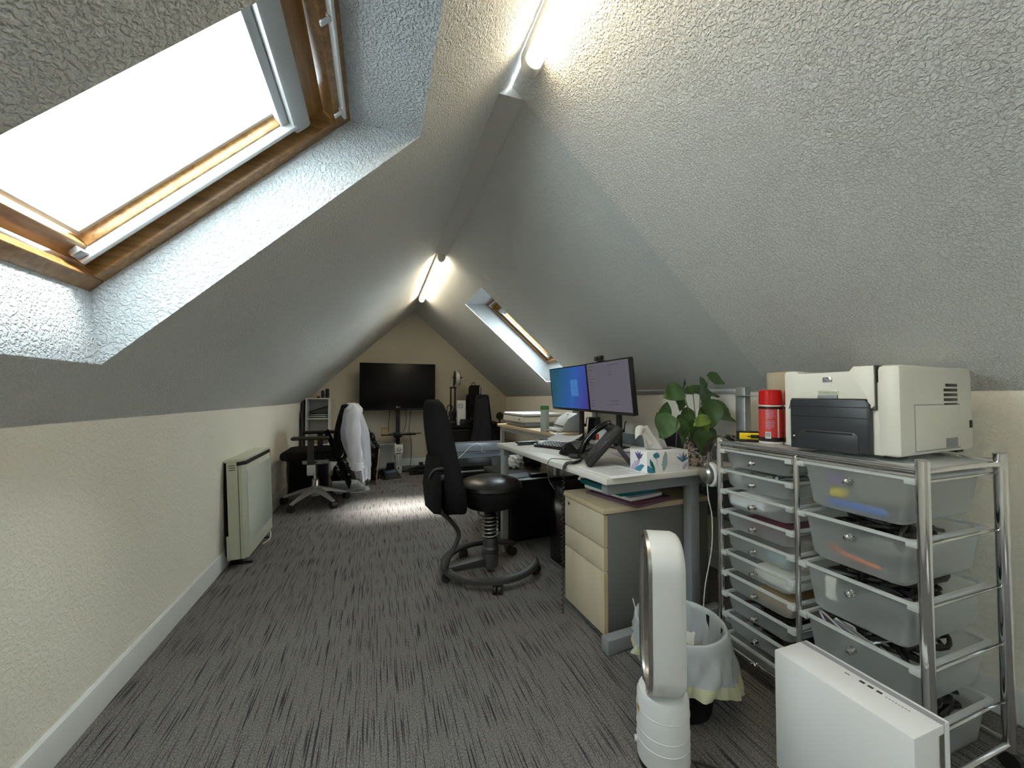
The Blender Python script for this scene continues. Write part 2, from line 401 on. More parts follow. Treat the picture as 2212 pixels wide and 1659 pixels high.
def gable(name, y, ysgn):
    lx, lz = lerp(LW, y); rx, rz = lerp(RW, y)
    p = [(lx-.12, 0), (rx+.12, 0), (rx+.12, rz), (RX, RZ+.06), (lx-.12, lz)]
    mtx = frame((0, y if ysgn > 0 else y, 0), (1, 0, 0), (0, 0, 1), (0, -1, 0))
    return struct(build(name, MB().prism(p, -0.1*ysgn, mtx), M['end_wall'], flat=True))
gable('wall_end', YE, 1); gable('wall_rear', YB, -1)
# roof slopes. Each skylight opening: y0..y1, distance u0..u1 down the slope from the ridge
OPEN_L = (0.668, 1.356, 0.52, 1.70); OPEN_R = (3.315, 3.985, 0.48, 1.72); OPEN_B = (-1.75, -1.08, 0.48, 1.72); OPEN_C = (-1.75, -1.08, 0.52, 1.70)  # last two openings are unseen, added behind the camera to light the foreground
FR_D = 0.165                                   # depth of the plaster reveal
def slope_pt(tab, y, u, L0):
    x, z = lerp(tab, y); t = u/L0
    return V((RX+(x-RX)*t, y, RZ+(z-RZ)*t))
def slope_len(tab, y):
    x, z = lerp(tab, y); return math.hypot(x-RX, RZ-z)
def slope_axes(tab, op):
    ym = (op[0]+op[1])/2; x, z = lerp(tab, ym)
    u = V((x-RX, 0, z-RZ)).normalized(); n = V((-u.z*(1 if x > RX else -1), 0, abs(u.x)))
    return u, n.normalized()
def make_slope(mb, tab, ybreaks, op=None, mi=0, off=0.0):
    ys = sorted(set(ybreaks + ([op[0], op[1]] if op else [])))
    for a, b in zip(ys, ys[1:]):
        La, Lb = slope_len(tab, a), slope_len(tab, b)
        us = [0, op[2], op[3], None] if op and a >= op[0]-1e-6 and b <= op[1]+1e-6 else [0, None]
        for k, (u0, u1) in enumerate(zip(us, us[1:])):
            if len(us) == 4 and k == 1: continue
            f = lambda y, u, L: slope_pt(tab, y, L+.05 if u is None else u, L) + V((0, 0, off))
            mb.quad(f(a, u0, La), f(b, u0, Lb), f(b, u1, Lb), f(a, u1, La), mi=mi)
cb = MB()
make_slope(cb, LW, [YB, -.5], OPEN_C, 0); make_slope(cb, LW, [-.5, 1.5, 2.85, 4.2, YE], OPEN_L, 0)
make_slope(cb, RW, [YB, 1.45], OPEN_B, 0, -0.010)
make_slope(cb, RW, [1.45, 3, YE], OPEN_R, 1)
a, b_ = slope_pt(RW, 1.45, 0, 1.9), slope_pt(RW, 1.45, slope_len(RW, 1.45), slope_len(RW, 1.45))
cb.quad(a, b_, b_-V((0, 0, .010)), a-V((0, 0, .010)), mi=0)
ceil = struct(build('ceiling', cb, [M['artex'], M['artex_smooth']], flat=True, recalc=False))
def reveal(tab, op, name):
    u, n = slope_axes(tab, op); P = lambda y, uu, d: V((RX, y, RZ)) + u*uu + n*d
    y0, y1, u0, u1 = op; a0, a1 = u0+0.165, u1-0.12; d = FR_D
    mb = MB()
    mb.quad(P(y0, u0, 0), P(y0, u1, 0), P(y0, a1, d), P(y0, a0, d)); mb.quad(P(y1, u0, 0), P(y1, u1, 0), P(y1, a1, d), P(y1, a0, d))
    mb.quad(P(y0, u0, 0), P(y1, u0, 0), P(y1, a0, d), P(y0, a0, d)); mb.quad(P(y0, u1, 0), P(y1, u1, 0), P(y1, a1, d), P(y0, a1, d))
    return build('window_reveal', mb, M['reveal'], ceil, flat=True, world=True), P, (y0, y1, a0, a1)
def skylight(tab, op, name):
    _, P, (y0, y1, u0, u1) = reveal(tab, op, name)
    u, n = slope_axes(tab, op)
    root = bpy.data.objects.new(name, None); root.location = P((y0+y1)/2, (u0+u1)/2, FR_D); struct(root); link(root)
    XF[root] = Matrix.Translation(root.location)
    F = frame(P(0, 0, 0), (0, 1, 0), u, n)      # local: x = along ridge, y = down the slope, z = outward
    if F.to_3x3().determinant() < 0: F = frame(P(0, 0, 0), (0, 1, 0), u, n)
    d = FR_D
    def ring(o, i, z0, z1, bev=0.004):
        mb = MB(); (ya, yb, ua, ub), (yc, yd, uc, ue) = o, i
        for lo, hi in (((ya, ua, z0), (yb, uc, z1)), ((ya, ue, z0), (yb, ub, z1)), ((ya, uc, z0), (yc, ue, z1)), ((yd, uc, z0), (yb, ue, z1))):
            mb.box(lo, hi, bev, F)
        return mb
    e = 0.012
    O = (y0-e, y1+e, u0-e, u1+e); I = (y0+.04, y1-.04, u0+.055, u1-.04)
    build('outer_frame', ring(O, I, d-.004, d+.10), M['pine'], root, world=True)
    SI = (y0+.095, y1-.095, u0+.12, u1-.095); SO = (y0+.046, y1-.046, u0+.062, u1-.046)
    s = build('sash', ring(SO, SI, d+.035, d+.085), M['pine_y'], root, world=True)
    build('inner_bead', ring((y0+.10, y1-.10, u0+.125, u1-.10), (y0+.112, y1-.112, u0+.14, u1-.112), d+.06, d+.082, 0.002), M['blind_grey'], s, world=True)
    build('glass_pane', MB().box((y0+.08, u0+.10, d+.076), (y1-.08, u1-.08, d+.08), 0, F), M['glass'], s, world=True)
    # light-tight outer collar between frame and roof covering
    build('outer_flashing', ring((y0-.16, y1+.16, u0-.2, u1+.16), (y0+.03, y1-.03, u0+.05, u1-.03), d+.088, d+.11, 0), M['dark_metal'], root, world=True)
    # roller blind: head cassette, side rails
    build('blind_cassette', MB().box((y0+.05, u0+.125, d+.012), (y1-.05, u0+.185, d+.07), .012, F).box((y0+.06, u0+.185, d+.03), (y1-.06, u0+.212, d+.062), .006, F), M['blind_grey'], root, world=True)
    for ya, yb in ((y0+.074, y0+.090), (y1-.090, y1-.074)):
        build('blind_side_rail', MB().box((ya, u0+.15, d+.012), (yb, u1-.055, d+.04), .003, F), M['white_alu'], root, world=True)
    # ventilation bar at the head
    v = build('ventilation_flap', MB().box((y0+.05, u0+.022, d-.022), (y1-.05, u0+.032, d+.008), .003, F), M['white_alu'], root, world=True)
    for yy in (y0+.08, (y0+y1)/2-.05, y1-.08):
        build('flap_bracket', MB().box((yy-.006, u0+.03, d-.018), (yy+.006, u0+.062, d-.012), 0.001, F).box((yy-.006, u0+.03, d-.018), (yy+.006, u0+.036, d+.04), 0.001, F), M['white_alu'], v, world=True)
    build('catch', MB().box((y1-.12, u1-.085, d+.018), (y1-.085, u1-.058, d+.036), .004, F), M['alu'], root, world=True)
    return root
skylight(LW, OPEN_L, 'window_1'); skylight(RW, OPEN_R, 'window_2'); skylight(RW, OPEN_B, 'window_added_3'); skylight(LW, OPEN_C, 'window_added_4')  # the last two skylights are added out of view for extra daylight
# skirting boards: plank with a moulded top
def skirting(name, pts, side):
    mb = MB(); prof = [(0, 0), (0.014, 0), (0.014, 0.085), (0.010, 0.10), (0.004, 0.108), (0, 0.108)]
    rows = []
    for x, y in pts: rows.append([mb.bm.verts.new((x+side[0]*a, y+side[1]*a, z)) for a, z in prof])
    for A, B in zip(rows, rows[1:]):
        for k in range(len(prof)-1): mb.bm.faces.new((A[k], A[k+1], B[k+1], B[k]))
    return struct(build(name, mb, M['trim_paint'], ang=20))
skirting('baseboard_left', [(x, y) for y, x, z in LW], (1, 0)); skirting('baseboard_right', [(x, y) for y, x, z in RW], (-1, 0))
skirting('baseboard_end', [(-0.965, YE), (1.995, YE)], (0, -1))
# boxed strip under the ridge
struct(build('trim_1', MB().prism([(RX-.055, RZ-.055), (RX+.055, RZ-.055), (RX+.06, RZ-.045), (RX, RZ+.01), (RX-.06, RZ-.045)], -1.86,
       frame((0, 1.45, 0), (1, 0, 0), (0, 0, 1), (0, -1, 0))), M['strip_paint'], flat=True))
# ------------------------------------------------------------------ ceiling lights (LED battens along the ridge)
def batten(y0, y1, label):
    zc = RZ-.075
    t = thing('ceiling_light', label, 'light', (RX+.01, (y0+y1)/2, zc))
    h = (y1-y0)/2
    build('housing', MB().box((-.034, -h, .004), (.034, h, .05), .006), M['white_plastic'], t)
    mb = MB(); n = 14
    prof = [(-.032, .006)] + [(-.032*math.cos(math.pi*k/n), -.034*math.sin(math.pi*k/n)+.004) for k in range(n+1)] + [(.032, .006)]
    prof = prof[1:-1]
    mb.prism(prof, 2*h-.10, frame((0, h-.05, 0), (1, 0, 0), (0, 0, 1), (0, -1, 0)), 0.004)
    build('diffuser', mb, M['tube'], t)
    for s in (-1, 1):
        e = MB()
        e.prism([(x*1.06, z*1.06) for x, z in prof], .05, frame((0, h if s > 0 else -h+.05, 0), (1, 0, 0), (0, 0, 1), (0, -1, 0)), .006)
        build('end_cap', e, M['tube'] if False else M['white_plastic'], t)
    return t
l1 = batten(-0.27, 1.29, 'white strip light on the ridge nearest the viewer, cut by the frame top')
l2 = batten(3.33, 4.98, 'white strip light on the ridge at the far end')
build('supply_cable', MB().tube([(-.01, -.82, .03), (-.012, -.9, .05), (-.012, -.96, .052)], .004).tube([(.014, -.82, .03), (.012, -.9, .05), (.012, -.96, .052)], .004), M['black'], l2)
# ================================================================== CHROME DRAWER TROLLEY
def knob_mb(x, y, z):
    m = frame((x, y, z), (0, 1, 0), (0, 0, 1), (-1, 0, 0)) if False else Matrix.Translation((x, y, z)) @ Matrix.Rotation(R(-90), 4, 'Y')
    return MB().lathe([(0, .0), (.009, .0), (.009, .003), (.0035, .004), (.0035, .011), (.0085, .015), (.0105, .020), (.0085, .025), (.004, .0275), (0, .028)], 16, m)
CX0, CX1 = 1.335, 1.72; CY0, CYM, CY1 = 0.595, 0.915, 1.222
t = thing('drawer_trolley', 'chrome trolley with a column of ten shallow and a column of five deep cloudy drawers', 'drawers', ((CX0+CX1)/2, (CY0+CY1)/2, 0))
for (x, y, r, z1) in ((CX0, CY0, .0145, .90), (CX1, CY0, .0145, .90), (CX0, CY1, .0115, .893), (CX1, CY1, .0115, .893), (CX0, CYM, .0085, .862), (CX1, CYM, .0085, .862)):
    p = build('post', MB().lathe([(0, .05), (r, .05), (r, z1-.003), (r-.003, z1), (0, z1)], 24, None, (x, y, 0)), M['chrome'], t, world=True)
    if y != CYM: build('caster', MB().cyl((x-.011, y, .024), (x+.011, y, .024), .024, seg=20).box((x-.007, y-.008, .03), (x+.007, y+.008, .055), .002), M['rubber'], t, world=True)
for x in (CX0, CX1):
    build('rail', MB().tube([(x, CY0, .872), (x, CY1, .872)], .010, 12).tube([(x, CY0, .856), (x, CY1, .856)], .005, 10), M['chrome'], t, world=True)
    build('rail', MB().tube([(x, CY0, .07), (x, CY1, .07)], .008, 12), M['chrome'], t, world=True)
for y in (CY0, CYM, CY1):
    build('rail', MB().tube([(CX0, y, .868), (CX1, y, .868)], .008, 10), M['chrome'], t, world=True)
    build('rail', MB().tube([(CX0, y, .07), (CX1, y, .07)], .007, 10), M['chrome'], t, world=True)
for ya, yb, zs in ((CYM+.004, CY1-.004, [.849-.0817*k for k in range(10)]), (CY0+.004, CYM-.004, [.850-.1645*k for k in range(5)])):
    for z in zs:
        for y in (ya+.006, yb-.006):
            build('runner', MB().tube([(CX0, y, z-.012), (CX1, y, z-.012)], .0035, 8), M['chrome'], t, world=True)
build('top_tray', MB().box((CX0+.012, CY0+.012, .862), (CX1-.012, CY1-.012, .874), .003), M['frost_rim'], t, world=True)
def tub_mb(y0, y1, x0, x1, zt, h):
    """thin walled tapered tub with open top"""
    mb = MB(); tp = .026 if h > .1 else .018; r = .02
    def loop(ix, z, rr):
        pts = []; a0, b0, a1, b1 = x0+ix*.6, y0+ix, x1-ix*.6, y1-ix
        for (cx, cy, s) in ((a1-rr, b1-rr, 0), (a0+rr, b1-rr, 90), (a0+rr, b0+rr, 180), (a1-rr, b0+rr, 270)):
            for k in range(5):
                a = R(s+k*22.5); pts.append(mb.bm.verts.new((cx+rr*math.cos(a), cy+rr*math.sin(a), z)))
        return pts
    rows = [loop(.008, zt-.004, r), loop(.012, zt-.02, r), loop(tp, zt-h+.012, r), loop(tp+.012, zt-h, r)]
    for A, B in zip(rows, rows[1:]):
        n = len(A)
        for k in range(n): mb.bm.faces.new((A[k], A[(k+1) % n], B[(k+1) % n], B[k]))
    mb.bm.faces.new(rows[-1])
    return mb
def rim_mb(y0, y1, x0, x1, zt):
    mb = MB()
    def rect(i, z):
        r = .012; pts = []
        for (cx, cy, s) in ((x1-i-r, y1-i-r, 0), (x0+i+r, y1-i-r, 90), (x0+i+r, y0+i+r, 180), (x1-i-r, y0+i+r, 270)):
            for k in range(4):
                a = R(s+k*30); pts.append(mb.bm.verts.new((cx+r*math.cos(a), cy+r*math.sin(a), z)))
        return pts
    L = [rect(0, zt-.008), rect(0, zt), rect(.011, zt), rect(.011, zt-.008)]
    for A, B in zip(L, L[1:]+L[:1]):
        n = len(A)
        for k in range(n): mb.bm.faces.new((A[k], A[(k+1) % n], B[(k+1) % n], B[k]))
    for y in (y0, y1): mb.box((x0-.004, y-.004 if y == y0 else y-.02, zt-.018), (x0+.012, y+.02 if y == y0 else y+.004, zt-.001), .003)
    return mb
protos = {}
def drawer(kind, y0, y1, z, h):
    if kind not in protos:
        d = build('drawer', tub_mb(y0, y1, CX0-.006, CX1-.03, z, h), M['frost'], t, world=True)
        r = build('drawer_rim', rim_mb(y0, y1, CX0-.008, CX1-.03, z), M['frost_rim'], d, world=True)
        k = build('knob', knob_mb(CX0-.002, (y0+y1)/2, z-.038), M['chrome'], d, world=True)
        protos[kind] = (d, z); return
    p, pz = protos[kind]; d = p.copy(); COL.objects.link(d); d.location.z = p.location.z + z-pz
    for ch in p.children: c = ch.copy(); COL.objects.link(c); c.parent = d
for k in range(10): drawer('shallow', CYM+.012, CY1-.014, .849-.0817*k, .066)
for k in range(5): drawer('deep', CY0+.014, CYM-.012, .850-.1645*k, .138)
# ---- things inside the drawers
def inbox(name, label, cat, lo, hi, m, bev=.006):
    return tag(build(name, MB().box(lo, hi, bev), m, world=True), label, cat)
dz = lambda k: .850-.1645*k
inbox('ruler', 'blue plastic strip lying in the topmost deep drawer', 'ruler', (1.358, .685, dz(0)-.128), (1.372, .84, dz(0)-.108), M['blue'])
inbox('tape_dispenser', 'yellow lump behind the topmost deep drawer front', 'dispenser', (1.37, .80, dz(0)-.108), (1.41, .84, dz(0)-.075), M['yellow'], .012)
inbox('bundle', 'purple bundle in the topmost deep drawer', 'wool', (1.38, .81, dz(0)-.075), (1.43, .86, dz(0)-.03), M['purple'], .02)
tag(build('orange_lead', MB().tube([(1.36, .83, dz(1)-.09), (1.356, .78, dz(1)-.105), (1.358, .70, dz(1)-.112)], .006, 8, 6), M['orange'], world=True), 'orange lead curved behind the second deep drawer front', 'cable')
inbox('cream_card', 'cream card standing in the third deep drawer', 'card', (1.362, .82, dz(2)-.10), (1.37, .85, dz(2)-.03), M['cream_plastic'], .002)
inbox('white_carton', 'white carton filling the third shallow drawer from the top', 'box', (1.352, 1.045, .849-.0817*2-.058), (1.60, 1.19, .849-.0817*2-.014), M['paper'])
inbox('label_card', 'pale blue printed card in the fifth shallow drawer', 'card', (1.350, .955, .849-.0817*4-.050), (1.354, 1.035, .849-.0817*4-.022), M['petal_sage'], .001)
inbox('cream_carton', 'cream carton across the sixth shallow drawer', 'box', (1.354, .945, .849-.0817*5-.058), (1.60, 1.09, .849-.0817*5-.012), M['cream_plastic'])
inbox('orange_carton', 'dull orange packet in the seventh shallow drawer', 'packet', (1.358, .95, .849-.0817*6-.058), (1.58, 1.10, .849-.0817*6-.02), M['cardboard'])
inbox('red_pouch', 'dark red pouch in the fourth shallow drawer', 'pouch', (1.36, .95, .849-.0817*3-.058), (1.6, 1.14, .849-.0817*3-.006), M['maroon'], .015)
def tangle(name, label, y0, y1, x0, x1, z0, z1, n, r, m, cat='cables', seed=1):
    rn = random.Random(seed); mb = MB()
    for _ in range(n):
        pts = [V((rn.uniform(x0, x1), rn.uniform(y0, y1), rn.uniform(z0, z1))) for _ in range(6)]
        mb.tube(pts, r, 6, 5)
    o = tag(build(name, mb, m, world=True), label, cat); o['kind'] = 'stuff'; return o
tangle('cable_tangle', 'black cables heaped above the rim of the second deep drawer', CY0+.06, CYM-.06, 1.38, 1.64, dz(1)-.06, dz(1)+.012, 16, .006, M['black'], seed=3)
tangle('cable_tangle', 'black cables heaped above the rim of the third deep drawer', CY0+.06, CYM-.06, 1.38, 1.64, dz(2)-.06, dz(2)+.012, 16, .0075, M['black'], seed=5)
tangle('cable_tangle', 'black and dark cables in the fourth deep drawer', CY0+.06, CYM-.06, 1.38, 1.64, dz(3)-.05, dz(3)+.010, 13, .006, M['black'], seed=8)
tangle('cable_loop', 'pale grey cables looping over the fourth deep drawer front', CY0+.10, CYM-.05, 1.36, 1.42, dz(3)-.05, dz(3)+.014, 4, .004, M['alu'], seed=12)
tangle('cable_tangle', 'dark cables in the lowest deep drawer', CY0+.06, CYM-.06, 1.42, 1.64, dz(4)-.07, dz(4)-.004, 10, .006, M['black'], seed=9)
tangle('tool_heap', 'dark odds and ends in the topmost shallow drawer', CYM+.05, CY1-.05, 1.37, 1.64, .80, .853, 10, .005, M['black'], 'tools', seed=11)
tangle('tool_heap', 'dark bits and pieces in the second shallow drawer', CYM+.05, CY1-.05, 1.39, 1.64, .715, .762, 8, .006, M['alu'], 'tools', seed=21)
tangle('tool_heap', 'dark pieces in the eighth shallow drawer', CYM+.05, CY1-.05, 1.37, 1.64, .849-.0817*7-.05, .849-.0817*7-.01, 8, .006, M['black'], 'tools', seed=22)
tangle('tool_heap', 'dark pieces in the ninth shallow drawer', CYM+.05, CY1-.05, 1.37, 1.64, .849-.0817*8-.05, .849-.0817*8-.008, 9, .007, M['black'], 'tools', seed=23)
# ================================================================== LASER PRINTER on the trolley
PX, PY, PZ = 1.372, 0.985, 0.8835
t = thing('laser_printer', 'cream and charcoal laser printer standing on the chrome trolley', 'printer', (1.6, .835, PZ), R(4.0))
# local axes: -x is the front, y across (positive = away)
W2, DX0, DX1, HH = .158, -.218, .240, .272
body = MB()
# side profile swept: body shell with a dip for the output tray
body.box((DX0, -W2, .006), (DX1, -W2+.055, HH), .014)
body.box((DX0, W2-.025, .006), (DX1, W2, HH-.006), .010)
body.box((DX0+.006, -W2+.04, .006), (DX1-.01, W2-.018, HH-.05), .004)
body.box((DX1-.13, -W2+.04, .1), (DX1-.004, W2-.018, HH-.012), .01)
build('body', body, M['cream_plastic'], t)
fp = MB()
fp.prism([(-W2+.057, .152), (-W2+.057, HH), (-W2+.108, HH), (-W2+.118, HH-.014), (W2-.055, HH-.016), (W2-.045, HH-.006), (W2-.012, HH-.006), (W2-.012, .140), (W2-.018, .135), (W2-.03, .172), (-W2+.075, .172), (-W2+.07, .140)],
         .045, frame((DX0-.006, 0, 0), (0, 1, 0), (0, 0, 1), (1, 0, 0)), .003)
build('front_cover', fp, M['cream_plastic'], t)
build('output_tray', MB().box((DX0+.035, -W2+.055, HH-.05), (DX1-.12, W2-.025, HH-.035), .003), M['charcoal'], t)
tr = MB().prism([(-W2+.066, .006), (-W2+.066, .155), (-W2+.078, .170), (W2-.034, .173), (W2-.026, .165), (W2-.026, .006)], .03, frame((DX0-.010, 0, 0), (0, 1, 0), (0, 0, 1), (1, 0, 0)), .004)
pt = build('paper_tray', tr, M['charcoal'], t)
for zz in (.145, .112): build('tray_seam', MB().box((DX0-.0108, -W2+.068, zz), (DX0-.0095, W2-.028, zz+.0024)), M['black'], pt)
build('tray_grip', MB().prism([(-W2+.095, .004), (-W2+.095, .058), (-W2+.105, .068), (W2-.068, .068), (W2-.052, .058), (W2-.048, .004)], .003, frame((DX0-.0118, 0, 0), (0, 1, 0), (0, 0, 1), (1, 0, 0)), .001), M['charcoal'], pt)
build('tray_grip_slot', MB().box((DX0-.0125, -W2+.11, .060), (DX0-.009, W2-.075, .0655)), M['black'], pt)
build('level_gauge', MB().box((DX0-.0115, W2-.040, .028), (DX0-.0095, W2-.037, .058)), M['black'], pt)
build('power_light', MB().sphere((DX0-.011, W2-.0385, .044), .0032, seg=10), M['white_plastic'], pt)
build('latch', MB().box((DX0-.012, -.010, .172), (DX0-.004, .046, .184), .002), M['grey_metal'], t)
build('name_plate', MB().box((DX0-.0075, -.012, .186), (DX0-.005, .046, .200), .001), M['heater_cream'], t)
F_front = lambda y, z, d: XF[t] @ frame((DX0-d, y, z), (0, -1, 0), (0, 0, 1), (-1, 0, 0))
text('HP LaserJet 1320n', .0062, M['print_grey'], t, F_front(.017, .193, .0076))
em = build('emblem', MB().box((DX0-.0095, .005, .226), (DX0-.005, .031, .242), .0025).cyl((DX0-.0102, .018, .234), (DX0-.008, .018, .234), .0074, seg=24), [M['steel']], t)
build('emblem_disc', MB().cyl((DX0-.0106, .018, .234), (DX0-.009, .018, .234), .0064, seg=24), M['hp_blue'], em)
text('hp', .0105, M['white_plastic'], em, F_front(.018, .2343, .0107))
build('cover_seam', MB().box((DX0-.002, -W2+.0545, .14), (DX0+.05, -W2+.0575, HH+.0005)).box((DX0-.001, -W2+.056, .1385), (DX0+.03, -W2+.075, .1415)), M['print_black'], t)
# right hand side (towards the viewer): vent, flap, socket, hand hold
for k in range(6): build('vent_slot', MB().box((DX0+.255+.012*(k == 0), -W2-.0008, HH-.062-k*.0150), (DX0+.345, -W2+.002, HH-.0525-k*.0150), .001), M['black'], t)
build('flap_seam', MB().box((DX0+.073, -W2-.0006, .018), (DX0+.357, -W2+.004, .157), .001), M['print_grey'], t)
build('side_flap', MB().box((DX0+.0755, -W2-.0022, .0205), (DX0+.3545, -W2+.006, .1545), .0045), M['cream_plastic'], t)
build('hand_hold', MB().box((DX0+.255, -W2-.0034, .022), (DX0+.335, -W2+.004, .052), .003), M['grey_metal'], t)
build('side_socket', MB().box((DX0+.425, -W2-.0012, .078), (DX0+.446, -W2+.004, .102), .001), M['black'], t)
for fx, fy in ((DX0+.02, -W2+.01), (DX1-.09, -W2+.01), (DX0+.02, W2-.05), (DX1-.09, W2-.05)): build('foot', MB().box((fx, fy, 0), (fx+.04, fy+.04, .01)), M['black'], t)
build('power_lead', MB().tube([(DX1-.005, -.06, .07), (DX1+.035, -.08, .075), (DX1+.05, -.10, .05), (DX1+.052, -.11, .0)], .0055, 8, 8), M['black'], t)
# ================================================================== cans, film roll, tape measure
def spray_can(x, y, label, rz):
    t = thing('spray_can', label, 'can', (x, y, .8745), rz, 'red aerosol cans on the trolley')
    r = .040
    build('can_body', MB().lathe([(0, 0), (r-.003, 0), (r, .004), (r, .148), (r-.003, .153), (0, .153)], 36), M['red_label'], t)
    for a, b in ((.010, .026), (.137, .146)): build('label_band', MB().lathe([(r+.0004, a), (r+.0006, a), (r+.0006, b), (r+.0004, b)], 36), M['black'], t)
    build('rim', MB().lathe([(r-.001, .0), (r+.0012, .001), (r+.0012, .008), (r, .009)], 36), M['white_plastic'], t)
    build('rim', MB().lathe([(r, .147), (r+.0012, .148), (r+.0012, .1515), (r, .153)], 36), M['white_plastic'], t)
    build('cap', MB().lathe([(r-.002, .153), (r, .155), (r-.001, .208), (r-.006, .213), (0, .2135)], 36), M['red'], t)
    def patch(a0, a1, z0, z1, rr=r+.0010):
        return MB().grid(lambda u, v: V((rr*math.cos(R(a0+(a1-a0)*u)), rr*math.sin(R(a0+(a1-a0)*u)), z0+(z1-z0)*v)), 10, 1)
    build('label_stripe', patch(264, 274, .026, .137), M['white_plastic'], t)
    bc = build('barcode_panel', patch(205, 232, .022, .048, r+.0012), M['white_plastic'], t)
    b = MB()
    for k in range(9):
        a = 208+k*2.4; b.grid(lambda u, v: V(((r+.0016)*math.cos(R(a+1.1*u)), (r+.0016)*math.sin(R(a+1.1*u)), .028+.017*v)), 1, 1)
    build('barcode', b, M['print_black'], bc)
    l = MB()
    for k in range(13):
        if k == 6: continue
        w = [40, 44, 36, 42, 44, 30, 0, 40, 44, 38, 42, 36, 24][k]
        l.grid(lambda u, v: V(((r+.0012)*math.cos(R(208+w*u)), (r+.0012)*math.sin(R(208+w*u)), .130-.0058*k+.0016*v)), 6, 1)
    build('label_print', l, M['petal_lilac'], t)
    return t
spray_can(1.487, 1.115, 'red aerosol can nearer the tape measure on the trolley', R(-14))
spray_can(1.535, 1.045, 'red aerosol can half hidden by the printer side', R(-14))
t = thing('film_roll', 'upright roll of cream stretch film behind the red cans', 'roll', (1.60, 1.145, .8745))
build('film', MB().lathe([(.034, 0), (.056, 0), (.056, .285), (.034, .285), (.034, 0)], 36), M['film'], t)
build('core', MB().lathe([(.028, -.0), (.034, -.0), (.034, .289), (.028, .289), (.028, 0)], 28), M['cardboard'], t)
t = thing('tape_measure', 'yellow and black tape measure on the trolley corner', 'tape measure', (1.452, 1.182, .8745), R(-38))
build('case', MB().box((-.040, -.016, .010), (.040, .016, .038), .005), M['yellow'], t)
build('base_pad', MB().box((-.040, -.017, 0), (.040, .017, .011), .003), M['black'], t)
build('grip', MB().box((-.044, -.014, .036), (.036, .014, .0435), .003).box((-.044, -.015, .008), (-.037, .015, .042), .002), M['black'], t)
build('lock_button', MB().box((.002, -.0185, .016), (.036, -.0150, .030), .002).box((-.010, -.0175, .021), (.004, -.0150, .025), .001), M['black'], t)
build('blade', MB().box((.038, -.008, .008), (.046, .008, .0095)).box((.045, -.008, .002), (.0465, .008, .0095)), M['yellow'], t)
# ================================================================== WHITE CARTON in front of the trolley
t = thing('shipping_box', 'large white carton standing on its edge before the trolley', 'box', (1.161, .667, 0))
build('lid', MB().box((-.067, -.1545, 0), (.045, .1545, .330), .003), M['paper'], t)
build('base', MB().box((.048, -.1545, 0), (.067, .1545, .330), .003), M['paper'], t)
build('seam_band', MB().box((.038, -.1525, .002), (.056, .1525, .3305)), M['print_grey'], t)
ic = MB()
for k, y in enumerate((.02, -.012, -.030, -.048)): ic.box((.018, y-.0055, .3302), (.026 if k else .021, y+.0055, .3308), .0002)
build('icon_print', ic, M['print_black'], t)
tx = MB()
for k in range(8): tx.box((.017, -.062-k*.006, .3302), (.020, -.066-k*.006, .3306))
build('small_print', tx, M['print_grey'], t)
build('wrap_tape', MB().box((.022, -.1556, .03), (.040, -.1543, .312)), M['steel'], t)
build('side_mark', MB().box((-.008, -.1552, .235), (.004, -.1543, .243)).box((-.004, -.1552, .229), (.006, -.1543, .236)), M['print_black'], t)
# ================================================================== BLADELESS FAN
FX, FY = .800, .945
t = thing('tower_fan', 'white bladeless fan with a tall oval loop beside the bin', 'fan', (FX, FY, 0), math.atan2(.483, -.868))
# local +x = blowing direction, y across the loop
build('base', MB().lathe([(0, .014), (.072, .014), (.0735, .02), (.072, .19), (.066, .205), (.045, .212), (0, .212)], 48), M['white_plastic'], t)
build('base_foot', MB().lathe([(0, 0), (.071, 0), (.071, .015), (0, .015)], 40), M['black'], t)
for zz in (.155, .068, .101): build('base_seam', MB().lathe([(.0732, zz-.002), (.0741, zz-.001), (.0741, zz+.001), (.0732, zz+.002)], 48), M['trim_paint'], t)
build('power_button', MB().cyl((.070, .0, .052), (.080, .0, .052), .008, seg=18), M['white_plastic'], t)
def oval(hw, hh, n=72):
    pts = []; s = hh-hw
    for k in range(n):
        a = 2*math.pi*k/n; pts.append((hw*math.cos(a), hw*math.sin(a) + (s if math.sin(a) >= 0 else -s)))
    return pts
ZC, HW, HH_ = .430, .088, .230
def sweep(profile):
    mb = MB(); rows = []
    for (x, i) in profile: rows.append([mb.bm.verts.new((x, y, ZC+z)) for y, z in oval(HW-i, HH_-i)])
    for A, B in zip(rows, rows[1:]+rows[:1]):
        n = len(A)
        for k in range(n): mb.bm.faces.new((A[k], A[(k+1) % n], B[(k+1) % n], B[k]))
    return mb
build('loop', sweep([(.042, .0), (-.03, .0), (-.044, .006), (-.05, .014), (-.044, .019), (-.02, .021), (.040, .014), (.044, .006)]), M['white_plastic'], t)
build('loop_rim', sweep([(.050, .0005), (.041, -.0008), (.041, .014), (.048, .012), (.052, .004)]), M['steel'], t)
build('loop_inner', sweep([(.040, .0145), (-.035, .0212), (-.035, .0225), (.040, .0165)]), M['steel'], t)
build('sticker', MB().grid(lambda u, v: V((.0741*math.cos(R(10+10*u)), .0741*math.sin(R(10+10*u)), .150+.016*v-.004*u)), 4, 1), M['sticker'], t)
tag(build('fan_lead', MB().tube([(.87, .90, .012), (.93, .86, .006), (.99, .82, .006), (1.02, .74, .006)], .0035, 8, 8), M['black'], world=True), 'black lead on the carpet behind the white fan', 'cable')
